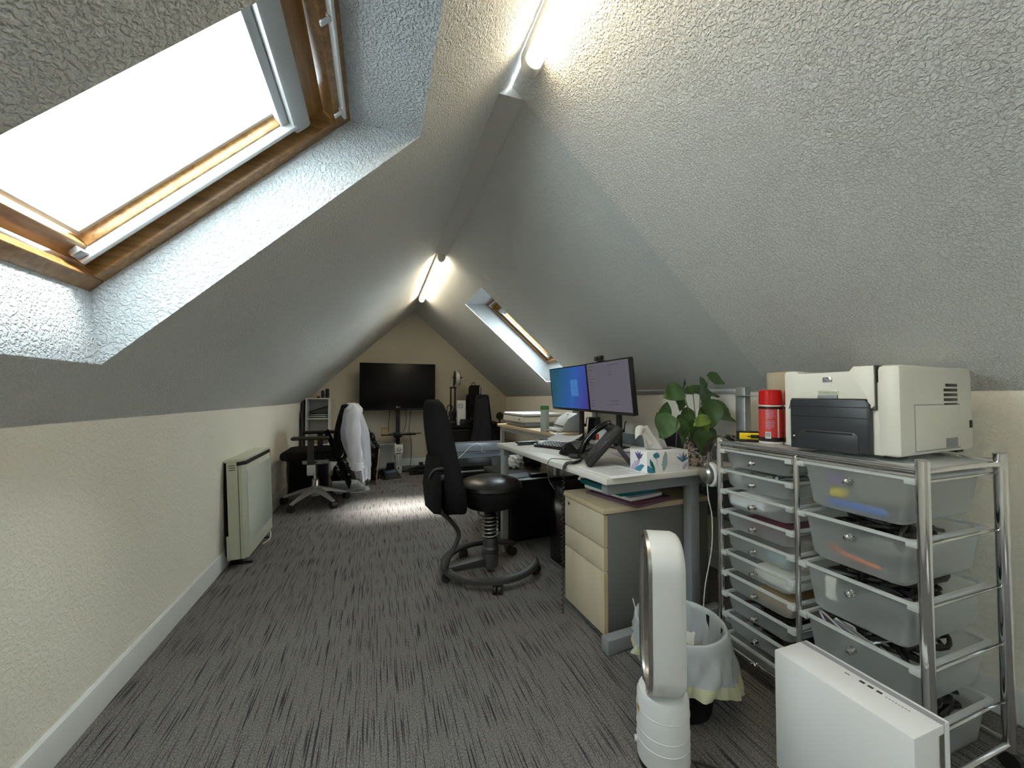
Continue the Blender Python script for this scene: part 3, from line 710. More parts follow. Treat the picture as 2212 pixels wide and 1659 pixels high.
# ================================================================== WASTE BIN with liner
t = thing('waste_bin', 'round bin lined with a white bag beside the fan', 'bin', (1.005, 1.10, 0))
build('bin_shell', MB().lathe([(0, 0), (.095, 0), (.10, .004), (.138, .262), (.142, .268), (.136, .268), (.098, .01), (0, .01)], 40), M['black_matt'], t)
rn = random.Random(4)
def liner(u, v):
    a = 2*math.pi*u; w = .5+.5*math.sin(a*7+1)+.4*math.sin(a*13+2)+.35*math.sin(a*23+v*9)+.3*math.sin(a*31-v*14)
    d = math.cos(a-R(-35))*.5+.5                     # the side towards the trolley hangs lower
    if v < .45:
        q = v/.45; r = .075+.062*q + .008*w*(1-q*.6)*math.sin(q*9+u*20); z = .03+.25*q
    elif v < .55:
        q = (v-.45)/.1; r = .137+.012*math.sin(q*math.pi/2)+.004*w*.3; z = .28+.004*math.sin(q*math.pi)
    else:
        q = (v-.55)/.45; r = .149+.030*q**.7*(.2+d) + .010*w*q*math.sin(6*q+u*31)+.006*math.sin(a*17+q*8)*q; z = .28-(.085+.085*d)*q - .008*q*math.sin(a*5)
    return V((r*math.cos(a), r*math.sin(a), z))
lb = build('bin_liner', MB().grid(liner, 144, 36, True), M['bag'], t, ang=60)
def hem(u, v):
    p = liner(u, .9+.1*v); a = 2*math.pi*u; return p + V((math.cos(a), math.sin(a), 0))*.0015 - V((0, 0, .004*v))
build('drawstring_band', MB().grid(hem, 144, 3, True), M['bag_yellow'], lb, ang=60)
fl = MB()
for k in range(3):
    fl.grid(lambda u, v: V((-.145-.012*math.sin(u*3)+k*.004, .03-.06*u+.02*k, .275-.10*v-.02*u*v)), 6, 6)
build('loose_fold', fl, M['bag'], lb, ang=60)
tag(build('orange_peel', MB().sphere((1.03, 1.04, .20), .028, (1.2, 1, .6), 14), M['food'], world=True), 'orange peel on top of the rubbish in the bin', 'rubbish')
tag(build('crumpled_tissue', MB().grid(lambda u, v: V((1.0+.07*u+.012*math.sin(v*9), 1.085+.07*v+.01*math.sin(u*8), .19+.03*math.sin(u*7+v*5))), 8, 8), M['tissue'], world=True, ang=60), 'crumpled white tissue lying in the bin', 'tissue')
tag(build('drinking_straw', MB().tube([(.895, 1.15, .20), (.862, 1.165, .345)], .0022, 6), M['white_plastic'], world=True), 'thin white stick poking up from the bin', 'straw')
# ================================================================== WHITE DESK (turned a few degrees)
DA = R(3.8); DZ = .73
desk = thing('office_desk', 'white topped desk on grey cantilever legs beside the drawer trolley', 'desk', (.87, 1.339, 0), DA)
DM = XF[desk]
dw = lambda x, y, z=DZ: DM @ V((x, y, z))         # point on the desk: x across (away from the chair), y along
build('desktop', MB().box((0, 0, DZ-.026), (.80, 1.245, DZ), .003), M['white_desk'], desk)
build('end_beam', MB().box((.03, .035, DZ-.076), (.78, .075, DZ-.026), .003), M['grey_metal'], desk)
build('end_beam', MB().box((.03, 1.16, DZ-.076), (.78, 1.20, DZ-.026), .003), M['grey_metal'], desk)
build('leg_post', MB().box((.505, .045, .05), (.560, .090, DZ-.07), .004), M['grey_metal'], desk)
build('foot_bar', MB().box((.03, .035, .0), (.70, .085, .062), .006), M['grey_metal'], desk)
build('rear_leg', MB().box((.70, 1.17, 0), (.74, 1.215, DZ-.026), .003), M['silver_paint'], desk)
build('rear_beam', MB().box((.60, .06, DZ-.10), (.64, 1.18, DZ-.03), .003), M['grey_metal'], desk)
build('front_leg', MB().box((.02, 1.17, 0), (.06, 1.215, DZ-.026), .003), M['silver_paint'], desk)
# ---- screen standing behind the desk
t = thing('desk_screen', 'aluminium framed partition with white upper and grey lower panel behind the desk', 'partition', (1.68, 1.40, 0), DA)
build('upper_panel', MB().box((.006, .02, .80), (.016, 1.23, 1.075)), M['board_white'], t)
build('lower_panel', MB().box((.002, .02, .45), (.020, 1.23, .80)), M['grey_fabric'], t)
build('top_rail', MB().box((-.004, -.005, 1.072), (.026, 1.25, 1.098), .004), M['alu'], t)
build('rail_groove', MB().box((-.006, .045, 1.083), (-.003, 1.245, 1.087)), M['grey_metal'], t)
for y in (0, 1.215): build('post', MB().box((-.010, y-.02, .02), (.032, y+.03, 1.105), .004), M['alu'], t)
build('lower_rail', MB().box((-.003, .0, .43), (.025, 1.245, .455), .003), M['alu'], t)
for y in (0, 1.215): build('floor_foot', MB().box((-.12, y-.02, 0), (.14, y+.02, .022), .004), M['grey_metal'], t)
build('clip_shelf', MB().box((-.03, -.10, 1.06), (.03, .02, 1.066), .002), M['alu'], t)
# ---- pedestal
ped = thing('drawer_pedestal', 'maple fronted three drawer pedestal under the white desk', 'cabinet', (.93, 1.452, 0), R(2.2))
PW, PD = .345, .60
build('carcass', MB().box((.018, 0, .03), (PD, PW, .548), .001), M['grey_panel'], ped)
build('top', MB().box((-.006, -.004, .549), (PD+.004, PW+.004, .574), .004), M['beech'], ped)
for z0, z1 in ((.4075, .545), (.3035, .4025), (.032, .2985)):
    d = build('drawer_front', MB().box((0, .002, z0), (.018, PW-.002, z1), .0015), M['maple'], ped)
    build('front_edge', MB().box((-.0006, .0012, z0+.001), (.0182, .0036, z1-.001)), M['beech'], d)
lk = build('lock', MB().cyl((-.003, PW-.045, .520), (.002, PW-.045, .520), .0095, seg=24), M['steel'], ped)
build('keyhole', MB().cyl((-.0036, PW-.045, .520), (-.002, PW-.045, .520), .006, seg=20), M['black'], lk)
for x in (.06, .54):
    for y in (.05, PW-.05): build('caster', MB().cyl((x, y-.012, .016), (x, y+.012, .016), .016, seg=16).box((x-.012, y-.01, .018), (x+.012, y+.01, .034)), M['black'], ped)
# papers lying on the pedestal
def sheet(name, label, cat, c, size, rz, th, m, z, bend=.0, group=None):
    w, l = size
    mtx = Matrix.Translation((c[0], c[1], z)) @ Matrix.Rotation(rz, 4, 'Z')
    mb = MB()
    top = lambda u, v: mtx @ V(((u-.5)*w, (v-.5)*l, th + bend*abs(2*u-1)**3 + bend*.6*max(0, 2*v-1)**3))
    bot = lambda u, v: mtx @ V(((u-.5)*w, (v-.5)*l, bend*abs(2*u-1)**3 + bend*.6*max(0, 2*v-1)**3))
    nu, nv = 8, 8
    A = [[mb.bm.verts.new(top(i/nu, j/nv)) for i in range(nu+1)] for j in range(nv+1)]
    B = [[mb.bm.verts.new(bot(i/nu, j/nv)) for i in range(nu+1)] for j in range(nv+1)]
    for j in range(nv):
        for i in range(nu):
            mb.bm.faces.new((A[j][i], A[j][i+1], A[j+1][i+1], A[j+1][i])); mb.bm.faces.new((B[j][i], B[j+1][i], B[j+1][i+1], B[j][i+1]))
    for i in range(nu):
        mb.bm.faces.new((A[0][i], B[0][i], B[0][i+1], A[0][i+1])); mb.bm.faces.new((A[nv][i+1], B[nv][i+1], B[nv][i], A[nv][i]))
    for j in range(nv):
        mb.bm.faces.new((A[j+1][0], B[j+1][0], B[j][0], A[j][0])); mb.bm.faces.new((A[j][nu], B[j][nu], B[j+1][nu], A[j+1][nu]))
    o = tag(build(name, mb, m, world=True, ang=40), label, cat, group); return o
sheet('binder', 'plum covered binder lying on the maple pedestal, lowest of the pile', 'binder', (1.145, 1.585), (.24, .31), R(14), .012, M['plum'], .5755)
sheet('binder', 'dark maroon binder on the pedestal pile, above the plum one', 'binder', (1.155, 1.58), (.23, .29), R(8), .010, M['maroon'], .588)
sheet('magazine', 'white magazine on the pedestal pile below the teal folder', 'magazine', (1.125, 1.60), (.21, .297), R(12), .014, M['paper'], .5985, .002)
sheet('folder', 'teal folder on top of the pile on the pedestal', 'folder', (1.115, 1.625), (.22, .30), R(6), .022, M['teal'], .616)
# ================================================================== items on the desk
# tissue box
tb = thing('tissue_box', 'feather patterned tissue box at the near edge of the white desk', 'tissues', (1.205, 1.43, DZ), R(1.5))
TW, TD, TH = .230, .112, .092
build('carton', MB().box((-TW/2, -TD/2, .0005), (TW/2, TD/2, TH), .0015), M['paper'], tb)
build('slot', MB().prism([(.07*math.cos(a*math.pi/12), .022*math.sin(a*math.pi/12)) for a in range(24)], .001, Matrix.Translation((0, 0, TH))), M['print_grey'], tb)
def feather(cx, cz, ln, wd, ang, face, m, fr=0, name='printed_feather'):
    """flat printed feather: quill with notched vanes, on the front (y-) or left end (x-) of the box"""
    n = 9; mb = MB(); rn = random.Random(int(cx*999)+int(cz*777)+fr)
    L_, R_ = [], []
    for k in range(n+1):
        q = k/n; w = wd*math.sin(math.pi*min(1, q*.92+.06))**.8
        L_.append((-w*(1+rn.uniform(-.35, .1)), q*ln-ln/2+rn.uniform(0, .006))); L_.append((-w*.55, q*ln-ln/2+.004))
        R_.append((w*(1+rn.uniform(-.35, .1)), q*ln-ln/2+rn.uniform(0, .006))); R_.append((w*.6, q*ln-ln/2+.004))
    ca, sa = math.cos(ang), math.sin(ang)
    def put(p):
        x, z = p; u, v = cx+x*ca-z*sa, cz+x*sa+z*ca
        if face == 'f': u = max(-TW/2+.001, min(TW/2-.001, u)); v = max(.001, min(TH-.001, v)); return V((u, -TD/2-.0006, v))
        u = max(-TD/2+.001, min(TD/2-.001, u)); v = max(.001, min(TH-.001, v)); return V((-TW/2-.0006, -u, v))
    for k in range(len(L_)-1):
        a, b, c, d = put(L_[k]), put((0, L_[k][1])), put((0, L_[k+1][1])), put(L_[k+1])
        try:
            mb.bm.faces.new([mb.bm.verts.new(p) for p in (a, b, c, d)])
            mb.bm.faces.new([mb.bm.verts.new(p) for p in (put((0, R_[k][1])), put(R_[k]), put(R_[k+1]), put((0, R_[k+1][1])))])
        except ValueError: pass
    bmesh.ops.remove_doubles(mb.bm, verts=mb.bm.verts[:], dist=.00002)
    return build(name, mb, m, tb, flat=True)
feather(-.020, .045, .085, .020, R(-8), 'f', M['petal_sage'], 1); feather(-.098, .012, .07, .02, R(60), 'f', M['petal_blue'], 2); feather(-.085, .03, .06, .012, R(25), 'f', M['teal'], 3)
feather(-.062, .074, .035, .017, R(80), 'f', M['petal_blue'], 4); feather(-.062, .05, .06, .0018, R(2), 'f', M['petal_sage'], 9)
for k, a in enumerate((-70, -40, -8, 30, 62)): feather(.082+.012*math.sin(R(-a)), .045+.012*math.cos(R(a)), .045, .008, R(a), 'f', (M['petal_blue'], M['petal_purple'], M['petal_blue'], M['petal_lilac'], M['petal_blue'])[k], 10+k)
feather(.095, .02, .045, .014, R(-50), 'f', M['petal_lilac'], 20)
feather(-.02, .025, .08, .02, R(-50), 's', M['petal_lilac'], 21); feather(.0, .012, .08, .018, R(-62), 's', M['petal_blue'], 22)
for k, a in enumerate((-45, -15, 10, 40)): feather(.005+.014*math.sin(R(-a)), .058+.01*math.cos(R(a)), .042, .008, R(a), 's', M['petal_purple'], 30+k)
def tiss(u, v):
    # a sheet pulled up through the slot, tip drooping to the left, right edge sloping down to the slot
    x = -.005-.085*v**1.1 + (u-.5)*(.15-.055*v) + .010*math.sin(v*6+u*4); y = .016*math.sin(u*9+v*3)*(1-.4*v)+.03*v*(u-.5)
    z = TH-.004 + .125*math.sin(min(1, v*1.25)*math.pi*.5) - .05*max(0, v-.70)/.30*(1-u) - .02*abs(u-.5)*2*v + .007*math.sin(u*14)*v
    if u > .4: z -= .105*(u-.4)*1.6*v
    return V((x, y, max(z, TH-.004)))
build('tissue_sheet', MB().grid(tiss, 22, 18), M['tissue'], tb, ang=70)
# ---- plant in a patterned pot
PP = dw(.600, .085)
pl = thing('potted_plant', 'heart leaved green plant in a patterned pot beside the tissue box', 'plant', PP)
build('pot', MB().lathe([(0, .0), (.054, .0), (.058, .003), (.065, .110), (.0665, .118), (.061, .118), (.059, .10), (0, .098)], 40), M['pot'], pl)
build('soil', MB().lathe([(.056, .101), (.03, .106), (0, .108)], 24), M['soil'], pl)
def leaf_mb(b, tip, wd, up, cup=.25, droop=.05):
    b, tip = V(b), V(tip); d = tip-b; L = d.length; d.normalize(); up = V(up); up = (up-d*up.dot(d)).normalized(); s = d.cross(up)
    mb = MB(); n = 10; rows = []
    for k in range(n+1):
        q = k/n
        w = wd*.5*((math.sin(math.pi*q**.62))**.75)*(1-.18*q) if 0 < q < 1 else 0.0
        back = -.13*L*math.exp(-(q/.12)**2)              # lobes of the heart behind the stalk
        row = []
        for j in range(-3, 4):
            f = j/3; p = b + d*(q*L + back*abs(f)*1.2) + s*(w*f) + up*(cup*w*abs(f)**1.5*.8 - droop*L*q*q + .03*L*math.sin(q*9+f*2))
            row.append(mb.bm.verts.new(p))
        rows.append(row)
    for A, B in zip(rows, rows[1:]):
        for j in range(6): mb.bm.faces.new((A[j], A[j+1], B[j+1], B[j]))
    bmesh.ops.remove_doubles(mb.bm, verts=mb.bm.verts[:], dist=.0003)
    return mb
# leaves: stalk end, tip, width, depth (towards the viewer is negative), facing
LEAVES = [((1.515, 1.152), (1.600, 1.118), .055, -.02, (0.0, -1, .5), 0), ((1.300, 1.085), (1.190, 1.048), .075, -.06, (-.2, -1, .5), 0),
 ((1.445, 1.095), (1.430, .972), .072, -.05, (.3, -1, .1), 0), ((1.450, 1.090), (1.610, 1.055), .05, .02, (0, -1, .7), 0),
 ((1.500, 1.010), (1.715, .925), .085, -.02, (.1, -1, .6), 0), ((1.500, 1.02), (1.470, .90), .065, -.06, (-.4, -1, .1), 0),
 ((1.210, .965), (1.165, .865), .085, -.08, (-.5, -1, .2), 0), ((1.225, .95), (1.235, 1.03), .05, -.03, (-.3, -1, .0), 0),
 ((1.330, 1.045), (1.318, .985), .055, -.02, (.2, -1, .2), 0), ((1.260, .945), (1.262, .835), .066, -.10, (.2, -1, .2), 0),
 ((1.340, .895), (1.340, .790), .088, -.13, (.1, -1, .25), 0), ((1.395, .955), (1.300, .925), .045, -.12, (0, -.8, .8), 1),
 ((1.400, .965), (1.405, .830), .060, -.08, (.2, -1, .1), 1), ((1.450, .995), (1.435, .880), .060, -.05, (-.1, -1, .1), 0),
 ((1.345, .960), (1.330, .865), .075, -.03, (-.1, -1, .1), 0), ((1.475, .895), (1.520, .835), .045, -.05, (.2, -1, .3), 0),
 ((1.470, .855), (1.505, .840), .024, -.04, (.1, -.8, .7), 0), ((1.245, .96), (1.252, .845), .05, .03, (.2, -1, .1), 0),
 ((1.420, 1.085), (1.345, 1.075), .035, -.01, (0, -1, .5), 0), ((1.385, 1.085), (1.390, 1.140), .024, .02, (.5, -1, .1), 0),
 ((1.400, .99), (1.375, .90), .055, .0, (-.3, -1, .1), 0), ((1.455, 1.14), (1.460, 1.06), .05, -.03, (.3, -1, .2), 0), ((1.27, .98), (1.30, .90), .05, .02, (.3, -1, .2), 0),
 ((1.38, .93), (1.36, .84), .055, -.06, (-.2, -1, .1), 0), ((1.66, .965), (1.722, .89), .032, -.02, (-.5, -1, .2), 0)]
cxp, cyp = PP.x, PP.y
for (bx, bz), (tx, tz), wd, dp, up, br in LEAVES:
    y0 = 1.49+dp; bx, bz, tx, tz = bx+.03, bz+.006, tx+.03, tz+.006
    b = V((bx, y0, bz)); tp = V((tx, y0-.02, tz))
    lf = build('leaf', leaf_mb(b, tp, wd*1.38, up), M['leaf_bright'] if br else M['leaf'], pl, world=True, ang=80)
    foot = V((cxp+(bx-cxp)*.12, cyp+(y0-cyp)*.15, PP.z+.10)); mid = (foot*.55+b*.45)+V((0, 0, .035))
    build('stalk', MB().tube([foot, mid, b], lambda q: .0024-.0009*q, 6, 6), M['stem'], lf, world=True)
# ---- two small black speakers
for (x, y, lb) in ((.66, .30, 'dark wedge shaped speaker behind the plant leaves'), (.755, 1.165, 'dark wedge shaped speaker beside the document scanner')):
    p = dw(x, y); t = thing('desktop_speaker', lb, 'speaker', p, DA+R(12), 'small desktop speakers')
    build('cabinet', MB().prism([(-.035, 0), (.05, 0), (.035, .165), (-.012, .168)], .075, frame((0, .0375, 0), (1, 0, 0), (0, 0, 1), (0, -1, 0)), .004), M['charcoal'], t)
    build('grille', MB().prism([(-.0365, .012), (-.0335, .012), (-.0165, .158), (-.0195, .158)], .062, frame((0, .031, 0), (1, 0, 0), (0, 0, 1), (0, -1, 0)), .001), M['black_cloth'], t)
# ---- monitors
def monitor(name, label, A, B, zc, h, smat, pole, pbase, cfg):
    """A near end, B far end of the front face; the screen looks towards the chair"""
    A, B = V((*A, zc)), V((*B, zc)); c = (A+B)/2; w = (B-A).length; ydir = (B-A).normalized(); nrm = V((-ydir.y, ydir.x, 0))
    t = thing(name, label, 'monitor', (pole.x, pole.y, pbase), 0, 'pair of black monitors')
    tilt = Matrix.Rotation(R(cfg), 4, ydir)
    z_ = (tilt @ V((0, 0, 1))); n_ = (tilt @ nrm)
    F = frame(c, n_, -ydir, z_) if n_.cross(-ydir).dot(z_) > 0 else frame(c, n_, ydir, z_)
    hw, hh = w/2, h/2
    build('bezel', MB().box((-.032, -hw, -hh), (-.004, hw, hh), .006, F).box((-.006, -hw, -hh), (0, hw, -hh+.018), .002, F).box((-.006, -hw, hh-.008), (0, hw, hh), .002, F).box((-.006, -hw, -hh), (0, -hw+.008, hh), .002, F).box((-.006, hw-.008, -hh), (0, hw, hh), .002, F), M['black'], t, world=True)
    sc = build('screen', MB().box((-.005, -hw+.008, -hh+.018), (-.0022, hw-.008, hh-.008), 0, F), smat, t, world=True)
    build('mount_plate', MB().box((-.062, -.05, -.05), (-.031, .05, .05), .004, F), M['black'], t, world=True)
    back = c - n_*.08
    build('arm', MB().tube([back, V((pole.x, pole.y, zc))], .02, 12), M['black'], t, world=True)
    build('pole', MB().cyl((pole.x, pole.y, pbase+.004), (pole.x, pole.y, zc+.05), .0185, seg=20), M['black'], t, world=True)
    build('base_clamp', MB().box((pole.x-.05, pole.y-.045, pbase), (pole.x+.05, pole.y+.045, pbase+.012), .004), M['black'], t, world=True)
    build('cable_clip', MB().box((pole.x+.016, pole.y-.012, pbase+.10), (pole.x+.034, pole.y+.012, pbase+.12), .002).tube([(pole.x+.03, pole.y-.01, pbase+.11), (pole.x+.035, pole.y-.012, pbase+.16), (pole.x+.045, pole.y-.014, pbase+.165)], .004, 6, 4), M['black'], t, world=True)
    return t, sc, F, hw, hh
mr, scr, FRr, hw, hh = monitor('computer_monitor', 'black monitor showing a grey page, with a webcam on top', (1.325, 1.79), (1.343, 2.285), 1.112, .330, M['screen_page'], V((1.440, 2.07, 0)), DZ, -6)
sg = 1 if (FRr @ V((0, 1, 0))-FRr @ V((0, 0, 0))).y > 0 else -1
tx = MB(); rn = random.Random(2)
for k in range(14):
    z = hh-.03-.02*k
    if 8 <= k < 11: continue
    L0 = rn.uniform(.02, .06)
    tx.box((-.0021, sg*(hw-.03), z), (-.0018, sg*(hw-.03-L0), z+.004), 0, FRr)
    if k in (0, 2, 3, 11, 12): tx.box((-.0021, -sg*.02, z), (-.0018, -sg*(.02+L0*2), z+.003), 0, FRr)
build('page_text', tx, M['screen_text'], scr, world=True)['kind'] = 'stuff'
ml, scl, FRl, hw, hh = monitor('computer_monitor', 'black monitor showing a blue desktop picture', (1.345, 2.292), (1.335, 2.85), 1.112, .326, M['screen_desktop'], V((1.440, 2.54, 0)), DZ, -6)
sg = 1 if (FRl @ V((0, 1, 0))-FRl @ V((0, 0, 0))).y > 0 else -1
gp = MB()
for a, b in ((.0, .0), (.052, .0), (.0, -.062), (.052, -.062)):
    gp.box((-.0021, -sg*(.045+a), b+.006), (-.0018, -sg*(.045+a+.048), b+.064), 0, FRl)
build('window_emblem', gp, M['glow_pane'], scl, world=True)
ic = MB()
for k in range(11):
    for j in range(2 + (k < 2)*2): ic.box((-.0021, sg*(hw-.03-.035*j), hh-.035-.024*k), (-.0018, sg*(hw-.03-.035*j-.014), hh-.035-.024*k+.010), 0, FRl)
build('desktop_icons', ic, M['screen_text'], scl, world=True)['kind'] = 'stuff'
t = thing('webcam', 'small black webcam clipped on the top edge of the grey monitor', 'webcam', (1.322, 2.10, 1.2755), R(176))
build('camera_body', MB().box((-.005, -.045, .006), (.02, .045, .036), .006), M['black'], t)
build('lens', MB().cyl((.0205, 0, .021), (.023, 0, .021), .008, seg=20), M['black_gloss'], t)
build('clip', MB().box((-.03, -.02, 0), (.016, .02, .007), .002).box((-.05, -.06, .002), (-.03, -.02, .010), .003), M['black'], t)
# ---- desk phone on a sloped stand
ph = thing('desk_phone', 'black desk telephone propped on its stand near the front edge of the desk', 'telephone', (1.035, 1.625, DZ), R(-116))
F = Matrix.Translation((0, -.085, .012)) @ Matrix.Rotation(R(49), 4, 'X')   # local: y runs up the slanted face
build('body', MB().box((-.085, 0, -.026), (.105, .235, .006), .01, F), M['black'], ph)
build('display', MB().box((-.02, .145, .006), (.095, .195, .009), .003, F), M['charcoal'], ph)
kb = build('keypad', MB().box((-.02, .02, .006), (.095, .135, .008), .002, F), M['black'], ph)
for i in range(3):
    for j in range(4): build('key', MB().box((-.01+.035*i, .03+.026*j, .008), (.014+.035*i, .046+.026*j, .011), .002, F), M['charcoal'], kb)
hs = build('handset', MB().tube([F @ V((-.058, y, z)) for y, z in ((-.004, .016), (.02, .034), (.06, .050), (.11, .054), (.16, .050), (.20, .036), (.222, .018))], lambda q: .0145+.006*abs(2*q-1)**2, 14, 5), M['black_gloss'], ph)
build('ear_cup', MB().cyl(F @ V((-.058, .01, .006)), F @ V((-.058, .01, .026)), .024, .02, 20), M['black'], hs); build('ear_cup', MB().cyl(F @ V((-.058, .205, .006)), F @ V((-.058, .205, .028)), .024, .02, 20), M['black'], hs)
build('stand', MB().prism([(.02, 0), (.042, 0), (-.038, .105), (-.056, .098)], .15, frame((-.065, .105, 0), (0, 1, 0), (0, 0, 1), (1, 0, 0)), .003), M['charcoal'], ph)
def coil(p, r, turns, wire, n=10):
    pts = [V(q) for q in p]; path = spline(pts, 40); out = []; L = len(path)
    for k in range(turns*n+1):
        q = k/(turns*n)*(L-1); i = min(L-2, int(q)); c = path[i].lerp(path[i+1], q-i); tg = (path[i+1]-path[i]).normalized()
        a = V((1, 0, 0)) if abs(tg.x) < .8 else V((0, 1, 0)); a = (a-tg*a.dot(tg)).normalized(); b = tg.cross(a)
        th = 2*math.pi*k/n; out.append(c+(a*math.cos(th)+b*math.sin(th))*r)
    return MB().tube(out, wire, 5)
e0 = dw(-.012, .30)
tag(build('coiled_lead', coil([(.955, 1.70, DZ+.012), (.905, 1.665, DZ+.010), dw(-.010, .30, DZ+.008), dw(-.016, .31, DZ-.06), (.836, 1.665, .45), (.838, 1.668, .25), (.838, 1.67, .03)], .0065, 58, .0018), M['black'], world=True, ang=60), 'black coiled telephone lead hanging over the front edge of the desk', 'cable')
tag(build('headset_lead', MB().tube([dw(.10, .42, DZ+.004), dw(.05, .46, DZ+.006), dw(.0, .47, DZ+.006), dw(-.02, .46, DZ-.03), dw(-.022, .44, DZ-.09), dw(-.012, .40, DZ-.13)], .0018, 6, 10), M['black'], world=True), 'thin black lead looping over the desk edge to the left of the coiled lead', 'cable')
# ---- mouse, key fob, keyboard
t = thing('vertical_mouse', 'black upright mouse beside the keyboard', 'mouse', (1.02, 1.945, DZ), R(20))
build('shell', MB().lathe([(0, 0), (.052, 0), (.055, .006), (.044, .026), (.030, .046), (.018, .060), (.008, .066), (0, .067)], 30, Matrix.Diagonal((.8, 1.2, 1, 1))), M['black_matt'], t)
build('wheel', MB().cyl((-.036, -.006, .036), (-.036, .006, .036), .009, seg=16), M['rubber'], t)
t = thing('headset', 'small black earpiece lying between mouse and telephone', 'earpiece', (.985, 1.815, DZ), R(-50))
build('earpiece', MB().sphere((0, 0, .013), .016, (2.2, .9, .8), 18), M['black'], t); build('ear_hook', MB().tube([(.03, 0, .014), (.045, .012, .03), (.03, .02, .036), (.012, .018, .026)], .004, 8, 6), M['rubber'], t)
KB = thing('keyboard', 'black keyboard with pale keys lying before the monitors', 'keyboard', (1.105, 2.16, DZ), math.atan2(2.262-1.932, .922-1.075)+R(-90)+R(0))
KB.rotation_euler = (0, R(-7), KB.rotation_euler[2]); KB.location.z += .009
build('tray', MB().box((-.07, -.20, 0), (.07, .20, .014), .004), M['black'], KB)
for y in (-.17, .15): build('riser', MB().box((.045, y, -.015), (.06, y+.03, .002), .001), M['black'], KB)
pk = None
for r in range(5):
    for c in range(15):
        x, y = -.056+r*.0232, -.187+c*.0250
        if pk is None:
            pk = build('key', MB().box((-.009, -.0105, 0), (.009, .0105, .007), .002, None, 1), M['charcoal'], KB); o = pk
        else: o = pk.copy(); COL.objects.link(o)
        o.location = (x, y, .013)
# pale legends so the rows read as in the photograph
lg = MB()
for r in range(5):
    for c in range(15): lg.box((-.061+r*.0232, -.194+c*.025, .0201), (-.054+r*.0232, -.181+c*.025, .0204))
o = build('key_legends', lg, M['silver_paint'], KB); o['kind'] = 'stuff'
# ---- papers, calculator, pens
sheet('document', 'two printed white sheets at the near corner of the desk', 'paper', (.985, 1.475), (.21, .27), R(6), .0015, M['paper'], DZ+.0005, .0012)
lines = MB()
for k in range(16):
    m = Matrix.Translation((.985, 1.475, DZ+.0030)) @ Matrix.Rotation(R(6), 4, 'Z'); lines.box((-.085, .11-.0135*k, .0), (.08-.05*(k % 5 == 4), .1125-.0135*k, .0002), 0, m)
o = bpy.data.objects['document']; build('printed_lines', lines, M['print_grey'], o, world=True)
sheet('document', 'blank white sheet under the far end of the keyboard', 'paper', (.975, 2.10), (.14, .30), R(15), .001, M['paper'], DZ+.0003, 0)
sheet('document', 'white sheet lying flat at the far left of the desk', 'paper', (1.10, 2.47), (.24, .20), R(30), .001, M['paper'], DZ+.0003, 0)
sheet('document', 'thick white sheaf tilted behind the keyboard', 'paper', (1.255, 2.44), (.19, .28), R(-40), .004, M['paper'], DZ+.018, .02)
sheet('document', 'curled white sheets between telephone and partition', 'paper', (1.47, 1.85), (.20, .26), R(25), .003, M['paper'], DZ+.006, .006)
sheet('document', 'pale grey printed sheet behind the telephone stand', 'paper', (1.34, 1.76), (.20, .26), R(-8), .002, M['petal_lilac'], DZ+.0003, .003)
t = thing('calculator', 'pale calculator tilted on white papers at the far end of the desk', 'calculator', (1.20, 2.49, DZ+.003), R(-38))
build('case', MB().box((-.045, -.075, 0), (.045, .075, .016), .004), M['cream_plastic'], t); build('display', MB().box((-.035, .035, .016), (.035, .065, .0172)), M['green_light'], t)
for i in range(4):
    for j in range(4): build('key', MB().box((-.036+.019*i, -.066+.022*j, .016), (-.022+.019*i, -.052+.022*j, .0185), .001), M['silver_paint'], t)
t = thing('card_holder', 'small black wallet lying at the far left corner of the desk', 'wallet', (.985, 2.50, DZ), R(4))
build('cover', MB().box((-.075, -.035, 0), (.075, .035, .014), .004), M['black'], t); build('clasp', MB().box((.01, -.012, .014), (.055, .010, .0155), .001), M['alu'], t)
tag(build('pen', MB().cyl(dw(.08, 1.055, DZ+.005), dw(.20, 1.06, DZ+.005), .0045, seg=12), M['black'], world=True), 'black pen lying beyond the keyboard', 'pen')
tag(build('dongle', MB().box(dw(.20, .99, DZ+.0005), dw(.225, 1.03, DZ+.020), .003), M['black'], world=True), 'small black cube shaped dongle beside the keyboard', 'dongle')
t = thing('control_pad', 'flat black pad with a round knob behind the keyboard', 'controller', (1.27, 2.18, DZ), R(30))
build('pad', MB().box((-.09, -.06, 0), (.09, .06, .014), .005), M['black'], t); build('dial', MB().lathe([(0, .014), (.028, .014), (.028, .034), (.024, .038), (0, .038)], 24, None, (-.02, 0, 0)), M['black_matt'], t)
t = thing('mug', 'white mug with an orange handle behind the telephone', 'mug', (1.435, 2.26, DZ), R(-60))
build('cup', MB().lathe([(0, 0), (.036, 0), (.040, .004), (.041, .095), (.038, .095), (.037, .008), (0, .006)], 30), M['white_plastic'], t)
build('handle', MB().tube([(.04, 0, .08), (.07, 0, .082), (.078, 0, .05), (.065, 0, .022), (.04, 0, .02)], .0065, 10, 6), M['orange'], t)
build('pattern', MB().grid(lambda u, v: V((.0418*math.cos(R(230+40*u)), .0418*math.sin(R(230+40*u)), .035+.04*v)), 8, 2), M['red_label'], t)
